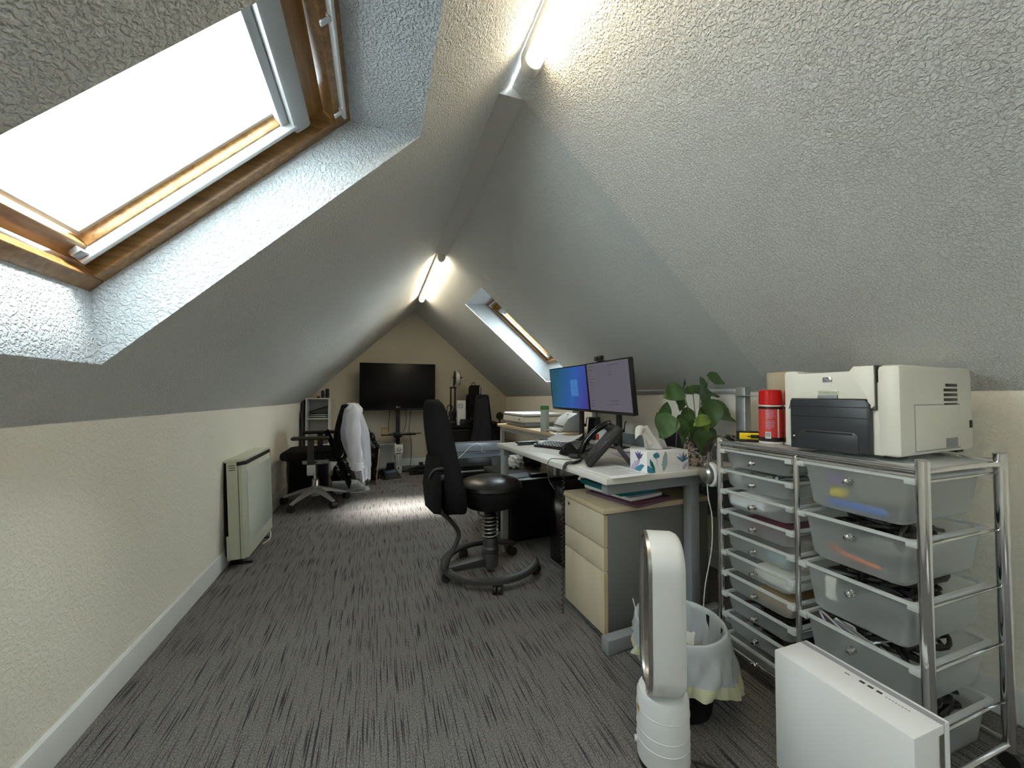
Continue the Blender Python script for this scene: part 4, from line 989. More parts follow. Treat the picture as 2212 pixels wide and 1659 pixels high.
# ---- headphones hooked on the trolley corner post
hx, hy, hz = 1.432, 1.275, .800
t = thing('headphones', 'steel banded headphones with pale ear cushions hanging at the trolley corner', 'headphones', (hx, hy, hz-.10), R(-14))
def band(r, z0, y0, y1, a0=-8, a1=188, th=.002):
    mb = MB(); rows = []
    for k in range(41):
        a = R(a0+(a1-a0)*k/40); c, s_ = math.cos(a), math.sin(a)
        rows.append([mb.bm.verts.new((rr*c*.92, yy, z0+rr*s_*1.05)) for rr, yy in ((r, y0), (r+th, y0), (r+th, y1), (r, y1))])
    for A, B in zip(rows, rows[1:]):
        for k in range(4): mb.bm.faces.new((A[k], A[(k+1) % 4], B[(k+1) % 4], B[k]))
    mb.bm.faces.new(rows[0]); mb.bm.faces.new(rows[-1][::-1]); return mb
build('headband', band(.092, .092, -.014, .006), M['steel'], t)
build('headband_lining', band(.080, .098, .006, .052, 2, 178, .004), M['brown_dark'], t)
for s_ in (-1, 1):
    build('slider', MB().box((s_*.090-.004, -.010, .045), (s_*.090+.004, .004, .088), .002), M['chrome'], t)
    q = Matrix.Translation((s_*.088, .0, .025)) @ Matrix.Rotation(R(-90*s_), 4, 'Y')
    build('ear_cup', MB().lathe([(0, -.020), (.030, -.019), (.038, -.010), (.038, .004), (0, .004)], 32, q), M['steel'], t)
    build('ear_cushion', MB().lathe([(.042, .003), (.052, .008), (.053, .022), (.046, .034), (.034, .035), (.024, .026), (.022, .006)], 32, q), M['white_plastic'], t)
build('swivel', MB().box((-.010, -.048, .187), (.010, -.008, .197), .002), M['chrome'], t)
build('headphone_lead', MB().tube([(-.09, 0, -.01), (-.085, .0, -.08), (-.07, .0, -.16), (-.075, 0, -.30), (-.10, .01, -.46), (-.11, .01, -.60), (-.105, .02, -.69)], .0024, 6, 10), M['white_plastic'], t)
# crumpled clear bags on the floor behind the bin
def crumple(c, sx, sy, sz, seed):
    rn = random.Random(seed); ph_ = [rn.uniform(0, 6) for _ in range(8)]
    def fn(u, v):
        a, b = 2*math.pi*u, math.pi*(v-.5); w = 1+.16*math.sin(a*5+ph_[0]+b*3)+.12*math.sin(a*9+b*7+ph_[1])+.10*math.sin(b*11+a*2+ph_[2])
        return V((c[0]+sx*w*math.cos(b)*math.cos(a), c[1]+sy*w*math.cos(b)*math.sin(a), max(c[2]+.001, c[2]+sz+sz*w*math.sin(b))))
    return MB().grid(fn, 40, 22, True)
tag(build('plastic_bag', crumple((1.18, 1.33, 0), .10, .05, .045, 3), M['bag'], world=True, ang=70), 'crumpled clear bag on the floor behind the bin', 'bag')
# ================================================================== BLACK SADDLE STOOL with a backrest
SX, SY = .655, 2.27
st = thing('active_stool', 'black sprung stool with round leather seat and tall backrest', 'chair', (SX, SY, 0), R(8))
build('seat', MB().lathe([(0, .385), (.115, .388), (.145, .400), (.172, .450), (.186, .486), (.188, .505), (.186, .512)], 48), M['black_cloth'], st)
build('seat_pad', MB().lathe([(.186, .506), (.195, .513), (.190, .530), (.165, .550), (.11, .566), (.05, .573), (0, .574)], 48), M['leather'], st)
build('seat_lever', MB().tube([(-.11, -.08, .40), (-.115, -.10, .385), (-.09, -.115, .375), (-.06, -.115, .379)], .006, 8, 5), M['black'], st)
build('spring_core', MB().lathe([(0, .20), (.034, .20), (.034, .345), (.028, .352), (.016, .356), (.016, .40), (0, .40)], 28), M['black'], st)
sp = []
for k in range(6*16+1): a = 2*math.pi*k/16; sp.append((.045*math.cos(a), .045*math.sin(a), (.205+.135*k/96)))
build('coil_spring', MB().tube(sp, .0045, 8), M['steel'], st, ang=60)
build('column', MB().lathe([(0, .035), (.048, .035), (.05, .05), (.05, .10), (.044, .115), (.052, .12), (.052, .145), (.044, .155), (.044, .195), (.040, .205), (0, .205)], 32), M['dark_metal'], st)
# horseshoe foot ring open towards the desk
ringp = []
for k in range(37): a = R(30+k*300/36); ringp.append(V((.275*math.cos(a), .275*math.sin(a), .075-.012*math.sin(math.pi*k/36))))
rb = MB(); rows = []
for i, p in enumerate(ringp):
    tg = (ringp[min(i+1, 36)]-ringp[max(i-1, 0)]).normalized(); s_ = V((tg.y, -tg.x, 0)); q = 1 if 0 < i < 36 else .6
    rows.append([rb.bm.verts.new(p+s_*a+V((0, 0, b))) for a, b in ((.022*q, -.010), (.022*q, .010), (.010*q, .017), (-.012*q, .017), (-.022*q, .008), (-.022*q, -.010))])
for A, B in zip(rows, rows[1:]):
    for k in range(6): rb.bm.faces.new((A[k], A[(k+1) % 6], B[(k+1) % 6], B[k]))
rb.bm.faces.new(rows[0]); rb.bm.faces.new(rows[-1][::-1])
build('foot_ring', rb, M['dark_metal'], st)
build('spoke', MB().prism([(-.28, .055), (-.04, .045), (-.04, .095), (-.28, .085)], .06, frame((0, .03, 0), (1, 0, 0), (0, 0, 1), (0, -1, 0)), .006), M['dark_metal'], st)
for a in (34, 106, 180, 254, 326):
    x, y = .275*math.cos(R(a)), .275*math.sin(R(a)); c = build('caster', MB().cyl((x, y, .045), (x, y, .075), .009, seg=12), M['dark_metal'], st)
    a2 = R(a+70); dx, dy = math.cos(a2), math.sin(a2)
    for s_ in (-1, 1): build('caster_wheel', MB().cyl((x+dx*.004*s_, y+dy*.004*s_, .026), (x+dx*.024*s_, y+dy*.024*s_, .026), .026, seg=24), M['rubber'], c)
build('back_post', MB().tube([(-.285, -.03, .08), (-.275, -.03, .13), (-.225, -.03, .22), (-.215, -.03, .28), (-.27, -.03, .36), (-.325, -.03, .42), (-.345, -.03, .52), (-.35, -.03, .62)], .013, 12, 6), M['dark_metal'], st)
# curved padded backrest: u across, v up
def back_fn(side):
    def fn(u, v):
        a = (u-.5)*2; e = abs(2*v-1)
        wv = .215*(max(.0, 1-e**(2.7 if v < .5 else 3.4)))**.5*(1-.24*v)+.012; y = a*wv
        x = -.278 + .075*abs(a)**2.2*(1-.3*v) - .115*v**1.6 - .03*math.sin(v*math.pi)
        edge = (1-abs(a)**6)*(1-e**12)
        return V((x + side*(.034*edge+.010), y, .375+.665*v))
    return fn
bk = MB(); nu, nv = 20, 30
g1 = [[bk.bm.verts.new(back_fn(1)(i/nu, j/nv)) for i in range(nu+1)] for j in range(nv+1)]
g0 = [[bk.bm.verts.new(back_fn(-.6)(i/nu, j/nv)) for i in range(nu+1)] for j in range(nv+1)]
for j in range(nv):
    for i in range(nu):
        bk.bm.faces.new((g1[j][i], g1[j][i+1], g1[j+1][i+1], g1[j+1][i])); bk.bm.faces.new((g0[j][i], g0[j+1][i], g0[j+1][i+1], g0[j][i+1]))
for i in range(nu):
    bk.bm.faces.new((g1[0][i], g0[0][i], g0[0][i+1], g1[0][i+1])); bk.bm.faces.new((g1[nv][i], g1[nv][i+1], g0[nv][i+1], g0[nv][i]))
for j in range(nv):
    bk.bm.faces.new((g1[j][0], g1[j+1][0], g0[j+1][0], g0[j][0])); bk.bm.faces.new((g1[j][nu], g0[j][nu], g0[j+1][nu], g1[j+1][nu]))
build('backrest', bk, M['black_cloth'], st, ang=60)
build('back_shell', MB().prism([(-.385, .43), (-.345, .42), (-.335, .70), (-.350, .745), (-.380, .72), (-.400, .56)], .20, frame((0, .07, 0), (1, 0, 0), (0, 0, 1), (0, -1, 0)), .01), M['black_matt'], st)
build('height_knob', MB().cyl((-.335, -.115, .62), (-.352, -.118, .62), .022, .018, 20), M['charcoal'], st)
build('back_bracket', MB().tube([(-.375, -.05, .60), (-.40, -.09, .62), (-.385, -.13, .665), (-.335, -.135, .67)], .008, 8, 5), M['dark_metal'], st)
# ================================================================== STORAGE HEATER on the left wall
HY0, HY1 = 2.82, 3.42
ht = thing('storage_heater', 'cream slimline storage heater standing against the left wall', 'heater', (-.80, (HY0+HY1)/2, 0))
HT = Matrix.Translation((-.868, 0, .05)) @ Matrix.Rotation(R(-2.6), 4, 'Y')      # leans a little against the wall; local x out of the wall
HTb = Matrix.Translation((-.846, 0, .05)) @ Matrix.Rotation(R(-2.6), 4, 'Y')
build('back_plate', MB().box((-.022, HY0+.015, .02), (.0, HY1-.015, .595), .002, HTb), M['black_matt'], ht, world=True)
build('casing', MB().box((.0, HY0, .0), (.060, HY1, .575), .003, HTb), M['heater_cream'], ht, world=True)
fm = MB(); y0, y1 = HY0, HY1
fm.prism([(.062, y0), (.079, y0), (.100, y0+.022), (.100, y1-.022), (.079, y1), (.062, y1)], .575, HTb, .002)
build('front_cover', fm, M['heater_cream'], ht, world=True)
build('front_panel', MB().box((.0995, y0+.028, .085), (.1025, y1-.012, .535), .001, HTb), M['heater_panel'], ht, world=True)
tc = MB().prism([(-.010, y0-.004), (.066, y0-.004), (.098, y0+.026), (.098, y1-.002), (-.010, y1+.004)], .016, HTb @ Matrix.Translation((0, 0, .598)), .004)
build('top_cap', tc, M['heater_cream'], ht, world=True)
build('control_strip', MB().prism([(.0, y0+.003), (.066, y0+.001), (.098, y0+.030), (.098, y1-.004), (.0, y1-.003)], .052, HTb @ Matrix.Translation((0, 0, .545)), .001), M['brown_dark'], ht, world=True)
build('side_cheek', MB().box((.001, y0-.003, .004), (.054, y0+.006, .600), .001, HTb), M['heater_cream'], ht, world=True)
build('strip_logo', MB().box((.098, y1-.10, .560), (.0986, y1-.07, .566), 0, HTb), M['silver_paint'], ht, world=True)
for k in range(3): build('vent_slot', MB().box((.012, y0-.004, .548+.014*k), (.048, y0+.0, .5525+.014*k), .0008, HTb), M['black'], ht, world=True)
build('cover_gap', MB().box((.0595, y0-.001, .0), (.0625, y0+.03, .545), 0, HTb), M['black'], ht, world=True)
for y in (HY0+.06, HY1-.09):
    build('foot', MB().box((-.852, y, .0), (-.742, y+.025, .008), .002).box((-.822, y, .005), (-.792, y+.025, .06), .002), M['black'], ht, world=True)
build('side_bracket', MB().box((-.010, y0-.005, .0), (.004, y0-.002, .15), .0005, HTb), M['heater_cream'], ht, world=True)
build('mains_lead', MB().tube([(-.80, HY1-.05, .09), (-.765, HY1-.03, .05), (-.75, HY1-.05, .012), (-.74, HY1-.14, .006), (-.76, HY1-.22, .006)], .004, 8, 8), M['cream_plastic'], ht, world=True)
# ================================================================== OFFICE CHAIR with a shirt over its back
OX, OY = -.565, 4.22
oc = thing('office_chair', 'black swivel chair on a silver star base facing the left wall', 'chair', (OX, OY, 0), 0)
for k, a in enumerate((236, 309, 21, 92, 164)):
    c, s_ = math.cos(R(a)), math.sin(R(a)); r0, r1 = .03, .295
    lm = MB(); rows = []
    for q in range(9):
        u = q/8; r = r0+(r1-r0)*u; w = .030-.016*u; zt = .165-.085*u**1.3; th = .045-.025*u
        rows.append([lm.bm.verts.new((r*c-s_*d, r*s_+c*d, zt+e)) for d, e in ((-w, -th), (-w, -.006), (-w*.5, 0), (w*.5, 0), (w, -.006), (w, -th))])
    for A, B in zip(rows, rows[1:]):
        for j in range(6): lm.bm.faces.new((A[j], A[(j+1) % 6], B[(j+1) % 6], B[j]))
    lm.bm.faces.new(rows[0]); lm.bm.faces.new(rows[-1][::-1])
    lg_ = build('base_arm', lm, M['silver_paint'], oc)
    x, y = r1*c, r1*s_
    build('caster_stem', MB().cyl((x*.985, y*.985, .045), (x*.985, y*.985, .075), .010, seg=12), M['silver_paint'], lg_)
    a2 = R(a+60+25*k); dx, dy = math.cos(a2), math.sin(a2)
    build('caster_wheel', MB().cyl((x-dx*.026, y-dy*.026, .031), (x+dx*.026, y+dy*.026, .031), .031, seg=24).sphere((x, y, .042), .024, seg=12), M['rubber'], lg_)
build('gas_column', MB().lathe([(0, .07), (.03, .07), (.032, .16), (.032, .235), (.026, .24), (.026, .25), (.018, .252), (.018, .405), (0, .405)], 28), M['chrome'], oc)
build('hub', MB().lathe([(0, .075), (.042, .08), (.048, .12), (.044, .17), (.034, .175), (0, .175)], 28), M['silver_paint'], oc)
build('mechanism', MB().box((-.11, -.07, .395), (.12, .07, .455), .012), M['silver_paint'], oc)
build('seat', MB().prism([(-.27, -.20), (-.21, -.25), (.20, -.24), (.25, -.18), (.25, .18), (.20, .24), (-.21, .25), (-.27, .20)], .085, Matrix.Translation((0, 0, .455)), .035, 4), M['black_cloth'], oc)
for s_ in (-1, 1):
    ap_ = build('arm_post', MB().prism([(-.03, .34), (.03, .34), (.028, .43), (.024, .655), (-.026, .655), (-.03, .43)], .035, frame((.0, s_*.30+.0175, 0), (1, 0, 0), (0, 0, 1), (0, -1, 0)), .006), M['black'], oc)
    build('arm_bracket', MB().prism([(-.026, .335), (.026, .335), (.030, .36), (.030, .43), (-.030, .43), (-.030, .36)], .042, frame((.0, s_*.30+.021, 0), (1, 0, 0), (0, 0, 1), (0, -1, 0)), .005), M['silver_paint'], ap_)
    build('cross_bar', MB().box((-.022, min(s_*.30, s_*.10), .40), (.022, max(s_*.30, s_*.10), .425), .004), M['black'], ap_)
    build('arm_pad', MB().box((-.16, s_*.30-.045, .655), (.15, s_*.30+.045, .685), .014, None, 3), M['rubber'], ap_)
def obk(u, v):
    a = (u-.5)*2
    return V((.225+.10*v*(v-.3)+.03*a*a*(-1)+.02*0, a*.215*(1-.12*v), .47+.50*v))
bb = MB(); g = [[obk(i/12, j/16) for i in range(13)] for j in range(17)]
F0 = [[bb.bm.verts.new(p+V((-.022, 0, 0))) for p in r] for r in g]; F1 = [[bb.bm.verts.new(p+V((.022, 0, 0))) for p in r] for r in g]
for j in range(16):
    for i in range(12): bb.bm.faces.new((F0[j][i], F0[j][i+1], F0[j+1][i+1], F0[j+1][i])); bb.bm.faces.new((F1[j][i], F1[j+1][i], F1[j+1][i+1], F1[j][i+1]))
for i in range(12): bb.bm.faces.new((F0[0][i], F1[0][i], F1[0][i+1], F0[0][i+1])); bb.bm.faces.new((F0[16][i+1], F1[16][i+1], F1[16][i], F0[16][i]))
for j in range(16): bb.bm.faces.new((F0[j+1][0], F1[j+1][0], F1[j][0], F0[j][0])); bb.bm.faces.new((F0[j][12], F1[j][12], F1[j+1][12], F0[j+1][12]))
build('backrest', bb, M['black_cloth'], oc, ang=60)
build('back_bar', MB().tube([(.10, 0, .43), (.24, 0, .42), (.275, 0, .50), (.28, 0, .72)], .02, 10, 5), M['black'], oc)
# the shirt, draped over the backrest as on a hanger
SH = V((OX, OY, 0))
sh = thing('white_shirt', 'white long sleeved shirt draped over the back of the swivel chair', 'shirt', (OX+.33, OY, .22))
lev = [(.985, .320, .030, .05), (.965, .320, .062, .13), (.93, .315, .080, .215), (.86, .315, .110, .235), (.76, .325, .135, .24), (.68, .342, .145, .24), (.55, .372, .125, .24), (.42, .405, .100, .235), (.30, .430, .078, .23), (.235, .440, .065, .225)]
def shirt(u, v):
    q = v*(len(lev)-1); i = min(len(lev)-2, int(q)); f = q-i; A, B = lev[i], lev[i+1]; z, xc, hw, hd = (A[k]+(B[k]-A[k])*f for k in range(4))
    a = R(-170)+R(340)*u; w = 1+.08*v*math.sin(a*6+v*4)+.06*math.sin(a*11+v*7)*v+.03*math.sin(a*19-v*9)
    # open along the front edge
    x = xc+hw*math.cos(a)*w; y = hd*math.sin(a)*w + .012*math.sin(v*15+a*2)*v
    return V((OX+x, OY+y, z + .012*math.sin(a*5)*v - .01*math.cos(a)*v))
build('shirt_body', MB().grid(shirt, 72, 36).solid(.002), M['shirt'], sh, world=True, ang=70)
def sleeve(s_, z1):
    def fn(u, v):
        a = 2*math.pi*u; q = v
        r = (.068-.014*q)*min(1, .25+q*7)+.007*math.sin(a*4+q*5)*q+.008*math.sin(q*19+a*2)*(.4+q)
        cx_ = OX+.350+.045*q**.8-.02*math.sin(q*math.pi); cy_ = OY+s_*(.215+.085*min(1, q*2)); cz = .955-(.955-z1)*q
        return V((cx_+r*math.cos(a), cy_+r*.75*math.sin(a), cz+.02*math.cos(a)*(1-q)))
    return MB().grid(fn, 28, 40, True)
for s_, z1 in ((-1, .37), (1, .40)):
    sl = build('sleeve', sleeve(s_, z1), M['shirt'], sh, world=True, ang=70)
    cx_, cy_ = OX+.395, OY+s_*.30
    build('cuff', MB().lathe([(.046, 0), (.050, .002), (.051, .07), (.048, .072)], 28, None, (cx_, cy_, z1-.015)), M['shirt'], sl, world=True)
    if s_ < 0: build('cuff_button', MB().cyl((cx_-.01, cy_-.051, z1+.02), (cx_-.01, cy_-.0535, z1+.02), .006, seg=14), M['white_plastic'], sl, world=True)
cl = MB().grid(lambda u, v: V((OX+.250-.045*v+.012*math.sin(u*3), OY+(u-.5)*.22, .975-.105*v-.02*abs(u-.5)*2)), 14, 6).solid(.003)
build('collar', cl, M['shirt'], sh, world=True)
gm = MB().grid(lambda u, v: V((OX+.100+.235*v**1.15+.012*math.sin(v*5), OY-.262+.36*u, .72-.55*v)), 14, 20).solid(.075)
tag(build('dark_garment', gm, M['black_cloth'], world=True, ang=60), 'black garment hanging under the white shirt on the swivel chair', 'garment')
# ================================================================== things along the left and far walls
t = thing('storage_case', 'large black case standing behind the swivel chair', 'case', (-.70, 4.86, 0))
build('case_body', MB().box((-.19, -.13, .004), (.17, .13, .43), .012), M['black_matt'], t); build('case_lid', MB().box((-.195, -.135, .43), (.175, .135, .475), .015, None, 3), M['black_cloth'], t)
build('catch', MB().box((-.06, -.139, .415), (.0, -.129, .445), .003), M['grey_metal'], t)
t = thing('bin_bag', 'crumpled black plastic sack behind the star base of the swivel chair', 'bag', (-.37, 4.83, 0))
build('sack', crumple((0, 0, 0), .09, .10, .14, 6), M['bin_bag'], t, ang=60); build('tied_neck', crumple((.02, 0, .24), .035, .03, .04, 9), M['bin_bag'], t, ang=60)
for k in range(5):
    rn = random.Random(k); z = .001+.022*k
    sheet('flat_pack', ['grey folded plastic sheet lowest on the floor behind the swivel chair', 'pale grey folded plastic sheet lying on the lowest one behind the swivel chair', 'grey folded plastic sheet in the middle of the floor pile', 'pale folded sheet second from the top of the floor pile', 'grey folded plastic sheet topmost of the floor pile'][k],
          'plastic sheet', (-.26+rn.uniform(-.02, .02)-.012*k, 4.62+.01*k if False else 4.60+rn.uniform(-.01, .02)), (.34-.02*k, .20), R(6+rn.uniform(-8, 8)), .016, M['grey_bag'], z, .004, 'folded sheets on the floor')
t = thing('rubble_sack', 'crumpled pale grey plastic sack standing behind the white shirt', 'bag', (-.14, 4.93, 0))
build('sack', crumple((0, 0, 0), .07, .09, .17, 14), M['grey_bag'], t, ang=60)
t = thing('rucksack', 'black bag standing on the floor between shirt and television stand', 'bag', (-.12, 5.28, 0))
build('bag_body', crumple((0, 0, 0), .13, .12, .27, 21), M['bin_bag'], t, ang=60); build('strap', MB().tube([(.05, -.09, .50), (.11, -.12, .42), (.12, -.12, .25), (.09, -.12, .12)], .010, 8, 6), M['black_cloth'], t)
tag(build('cardboard_sheet', MB().box((-.012, -.08, 0), (.0, .08, .40), .002, Matrix.Translation((.0, 4.93, .001)) @ Matrix.Rotation(R(5), 4, 'Y')), M['cardboard'], world=True), 'folded brown cardboard leaning beside the black bag', 'cardboard')
# bookcase
bx0, bx1, by0, by1, bz = -.895, -.605, 5.70, 5.97, 1.02
bc = thing('bookcase', 'narrow white bookcase in the far left corner', 'bookcase', ((bx0+bx1)/2, (by0+by1)/2, 0))
for x in (bx0, bx1-.016): build('side_panel', MB().box((x, by0, 0), (x+.016, by1, bz), .001), M['white_plastic'], bc, world=True)
build('back_panel', MB().box((bx0+.01, by1-.008, .03), (bx1-.01, by1, bz-.005)), M['white_plastic'], bc, world=True)
for z in (.04, .385, .735, 1.004): build('shelf', MB().box((bx0+.016, by0+.002, z), (bx1-.016, by1-.008, z+.016), .001), M['white_plastic'], bc, world=True)
pile = [('black folder lowest in the upper bookcase bay', 'black', .014, 3), ('white folder in the upper bookcase bay', 'paper', .010, -4), ('black document wallet above the white folder in the bookcase', 'black_gloss', .012, 6), ('thin white papers in the bookcase pile', 'paper', .006, 2), ('dark folder topmost of the bookcase pile', 'charcoal', .014, 9)]
z = .752
for k, (lb, m, th, a) in enumerate(pile):
    tag(build('folder', MB().box((-.115, -.10, 0), (.115, .10, th), .002, Matrix.Translation((-.75, 5.835, z)) @ Matrix.Rotation(R(a), 4, 'Z')), M[m], world=True), lb, 'folder', 'folders in the bookcase'); z += th+.001
tag(build('folder', MB().box((-.11, -.09, 0), (.11, .09, .016), .002, Matrix.Translation((-.748, 5.835, z+.048)) @ Matrix.Rotation(R(-18), 4, 'Y')), M['black'], world=True), 'black folder leaning on top of the bookcase pile', 'folder', 'folders in the bookcase')
tag(build('parcel', MB().box((-.09, -.08, 0), (.06, .08, .085), .012, Matrix.Translation((-.745, 5.83, .402)) @ Matrix.Rotation(R(8), 4, 'Z')), M['cardboard'], world=True), 'brown parcel in the middle bookcase bay', 'parcel')
for k in range(3): tag(build('magazine_stack', MB().box((-.11, -.10, 0), (.11, .10, .016), .002, Matrix.Translation((-.748, 5.835, .057+.0175*k)) @ Matrix.Rotation(R(3*k-3), 4, 'Z')), M['paper'], world=True), ['white magazine lowest in the bottom bookcase bay', 'white magazine in the middle of the bottom bookcase bay', 'white magazine topmost in the bottom bookcase bay'][k], 'magazine', 'magazines in the bookcase')
for (x, y, r, h, lb) in ((-.70, 5.80, .022, .100, 'shorter black lens tube on the bookcase'), (-.645, 5.80, .024, .125, 'taller black lens tube on the bookcase')):
    t = thing('lens_case', lb, 'lens', (x, y, bz+.0005), 0); build('tube', MB().lathe([(0, 0), (r, 0), (r, h*.9), (r*.92, h*.92), (r*.92, h), (0, h)], 24), M['black'], t); build('grip_ring', MB().lathe([(r, h*.3), (r+.002, h*.32), (r+.002, h*.5), (r, h*.52)], 24), M['rubber'], t)
tag(build('dark_pouch', MB().box((-.77, 5.76, bz+.0005), (-.735, 5.83, bz+.02), .006), M['black_matt'], world=True), 'small flat black pouch on the bookcase', 'pouch')
for (x, y, w, h, lb) in ((-.925, 5.62, .10, .86, 'dark sheet leaning in the far left corner, nearer the viewer'), (-.928, 5.80, .22, 1.0, 'tall brown sheet leaning between bookcase and left wall')):
    tag(build('board', MB().box((-.006, -w/2, 0), (.006, w/2, h), .001, Matrix.Translation((x+.02, y, .001)) @ Matrix.Rotation(R(-1.0), 4, 'Y')), M['board_dark'], world=True), lb, 'board', 'boards leaning in the corner')
# ================================================================== TELEVISION on its floor stand
tv = thing('television', 'large flat black television on a floor stand before the far wall', 'television', (.285, 5.72, 0))
TX0, TX1, TZ0, TZ1, TYF = -.235, .806, .845, 1.512, 5.735
build('tv_casing', MB().box((TX0, TYF, TZ0), (TX1, TYF+.05, TZ1), .006), M['tv_black'], tv, world=True)
pn = build('tv_screen', MB().box((TX0+.03, TYF-.0015, TZ0+.065), (TX1-.03, TYF+.002, TZ1-.032), .001), M['tv_black'], tv, world=True)
build('lower_bezel', MB().box((TX0, TYF-.012, TZ0), (TX1, TYF+.004, TZ0+.022), .006), M['tv_black'], tv, world=True)
lo = build('emblem_disc', MB().cyl((.268, TYF-.0025, TZ0+.043), (.268, TYF+.001, TZ0+.043), .011, seg=24), M['silver_paint'], tv, world=True)
text('LG', .026, M['silver_paint'], tv, frame((.298, TYF-.0015, TZ0+.043), (1, 0, 0), (0, 0, 1), (0, -1, 0)))
build('pole', MB().box((.255, 5.80, .02), (.315, 5.84, 1.25), .004), M['black'], tv, world=True)
build('wall_bracket', MB().box((.10, TYF+.048, 1.05), (.47, 5.805, 1.10), .004), M['black'], tv, world=True)
build('shelf', MB().box((.055, 5.58, .497), (.52, 5.86, .512), .003), M['black_gloss'], tv, world=True)
build('shelf_collar', MB().box((.225, 5.76, .455), (.345, 5.86, .497), .004), M['black'], tv, world=True)
build('floor_base', MB().prism([(-.05, -.25), (.62, -.25), (.62, -.02), (.36, .10), (.25, .10), (.25, -.02), (-.05, -.02)], .022, Matrix.Translation((0, 5.75, .0)), .006), M['black'], tv, world=True)
for pts in ([(.165, 5.79, .86), (.17, 5.80, .75), (.155, 5.80, .64), (.16, 5.80, .53)], [(.38, 5.79, .86), (.40, 5.80, .74), (.385, 5.79, .60), (.35, 5.78, .525)], [(.46, 5.79, .86), (.455, 5.80, .70), (.44, 5.80, .56), (.475, 5.82, .36), (.48, 5.83, .20), (.46, 5.82, .03)]):
    build('hanging_cable', MB().tube(pts, .004, 6, 8), M['black'], tv, world=True)
tag(build('carton', MB().box((.058, 5.585, .5125), (.145, 5.68, .60), .002), M['cardboard'], world=True), 'small brown carton at the left end of the television shelf', 'box')
tag(build('set_top_box', MB().box((.215, 5.60, .5125), (.31, 5.70, .535), .004), M['black'], world=True), 'flat black box on the television shelf', 'media box')
tag(build('tablet', MB().box((.39, 5.56, .5125), (.60, 5.68, .522), .003), M['black_gloss'], world=True), 'flat black slab overhanging the right of the television shelf', 'tablet')
dr = thing('upright_machine', 'silver upright machine column standing before the television pole', 'machine', (.285, 5.46, 0))
build('column', MB().box((.243, 5.44, .10), (.318, 5.49, .26), .004).box((.243, 5.43, .003), (.322, 5.49, .098), .004), M['silver_paint'], dr, world=True)
build('column_slot', MB().box((.270, 5.427, .06), (.288, 5.432, .085), .003), M['black'], dr, world=True)
build('rib', MB().box((.258, 5.436, .12), (.266, 5.441, .25)), M['grey_metal'], dr, world=True); build('rib', MB().box((.295, 5.436, .12), (.303, 5.441, .25)), M['grey_metal'], dr, world=True)
build('head_block', MB().box((.225, 5.42, .275), (.335, 5.50, .385), .008), M['trim_paint'], dr, world=True)
for x in (.235, .325):
    for z in (.270, .390): build('corner_lug', MB().box((x-.010, 5.43, z-.012), (x+.010, 5.49, z+.012), .003), M['trim_paint'], dr, world=True)
build('dial', MB().lathe([(.014, 0), (.030, 0), (.030, .006), (.026, .008), (.014, .008)], 28, frame((.283, 5.42, .33), (1, 0, 0), (0, 0, 1), (0, -1, 0))), M['steel'], dr, world=True)
t = thing('storage_tub', 'grey translucent tub standing against the far wall', 'tub', (.105, 5.865, 0))
build('tub_body', MB().box((-.12, -.10, .003), (.12, .10, .36), .03, None, 4), M['frost'], t); build('tub_rim', MB().box((-.125, -.105, .345), (.125, .105, .368), .008), M['frost_rim'], t)
t = thing('desk_phone', 'black desk telephone lying on the floor before the television stand', 'telephone', (.165, 5.20, .0), R(18))
F = Matrix.Translation((0, 0, .02)) @ Matrix.Rotation(R(24), 4, 'X')
build('body', MB().box((-.115, -.10, -.004), (.115, .12, .026), .008, F), M['black'], t); build('edge_band', MB().box((-.116, -.104, -.008), (.116, -.096, .006), .002, F), M['grey_metal'], t)
build('display', MB().box((-.04, .03, .026), (.09, .09, .029), .002, F), M['hp_blue'], t)
build('keypad', MB().box((-.04, -.08, .026), (.09, .015, .030), .002, F), M['charcoal'], t)
build('handset', MB().tube([F @ V((-.08, y, zz)) for y, zz in ((-.09, .03), (-.05, .05), (.02, .055), (.08, .05), (.11, .03))], .016, 10, 5), M['black'], t)
build('stand', MB().prism([(0, 0), (.02, 0), (-.05, .18), (-.07, .17)], .10, frame((-.02, .13, 0), (0, 1, 0), (0, 0, 1), (1, 0, 0)), .003), M['black'], t)
t = thing('low_bag', 'low black bag lying on the floor left of the floor telephone', 'bag', (-.015, 5.14, 0)); build('bag_body', crumple((0, 0, 0), .045, .06, .05, 33), M['black_cloth'], t, ang=60); build('handle', MB().tube([(-.05, 0, .09), (-.03, 0, .125), (.03, 0, .125), (.05, 0, .09)], .006, 8, 6), M['black'], t)
tangle('cable_heap', 'black cables heaped on the floor under the television', 5.22, 5.62, .40, .80, .008, .055, 26, .006, M['black'], seed=31)
t = thing('power_strip', 'black power strip and plugs on the floor right of the television stand', 'power strip', (.66, 5.42, .06), R(20)); build('strip_body', MB().box((-.15, -.03, 0), (.15, .03, .045), .006), M['black'], t)
for k in range(3): build('plug', MB().box((-.12+.09*k, -.02, .045), (-.07+.09*k, .02, .085), .006), M['black'], t)
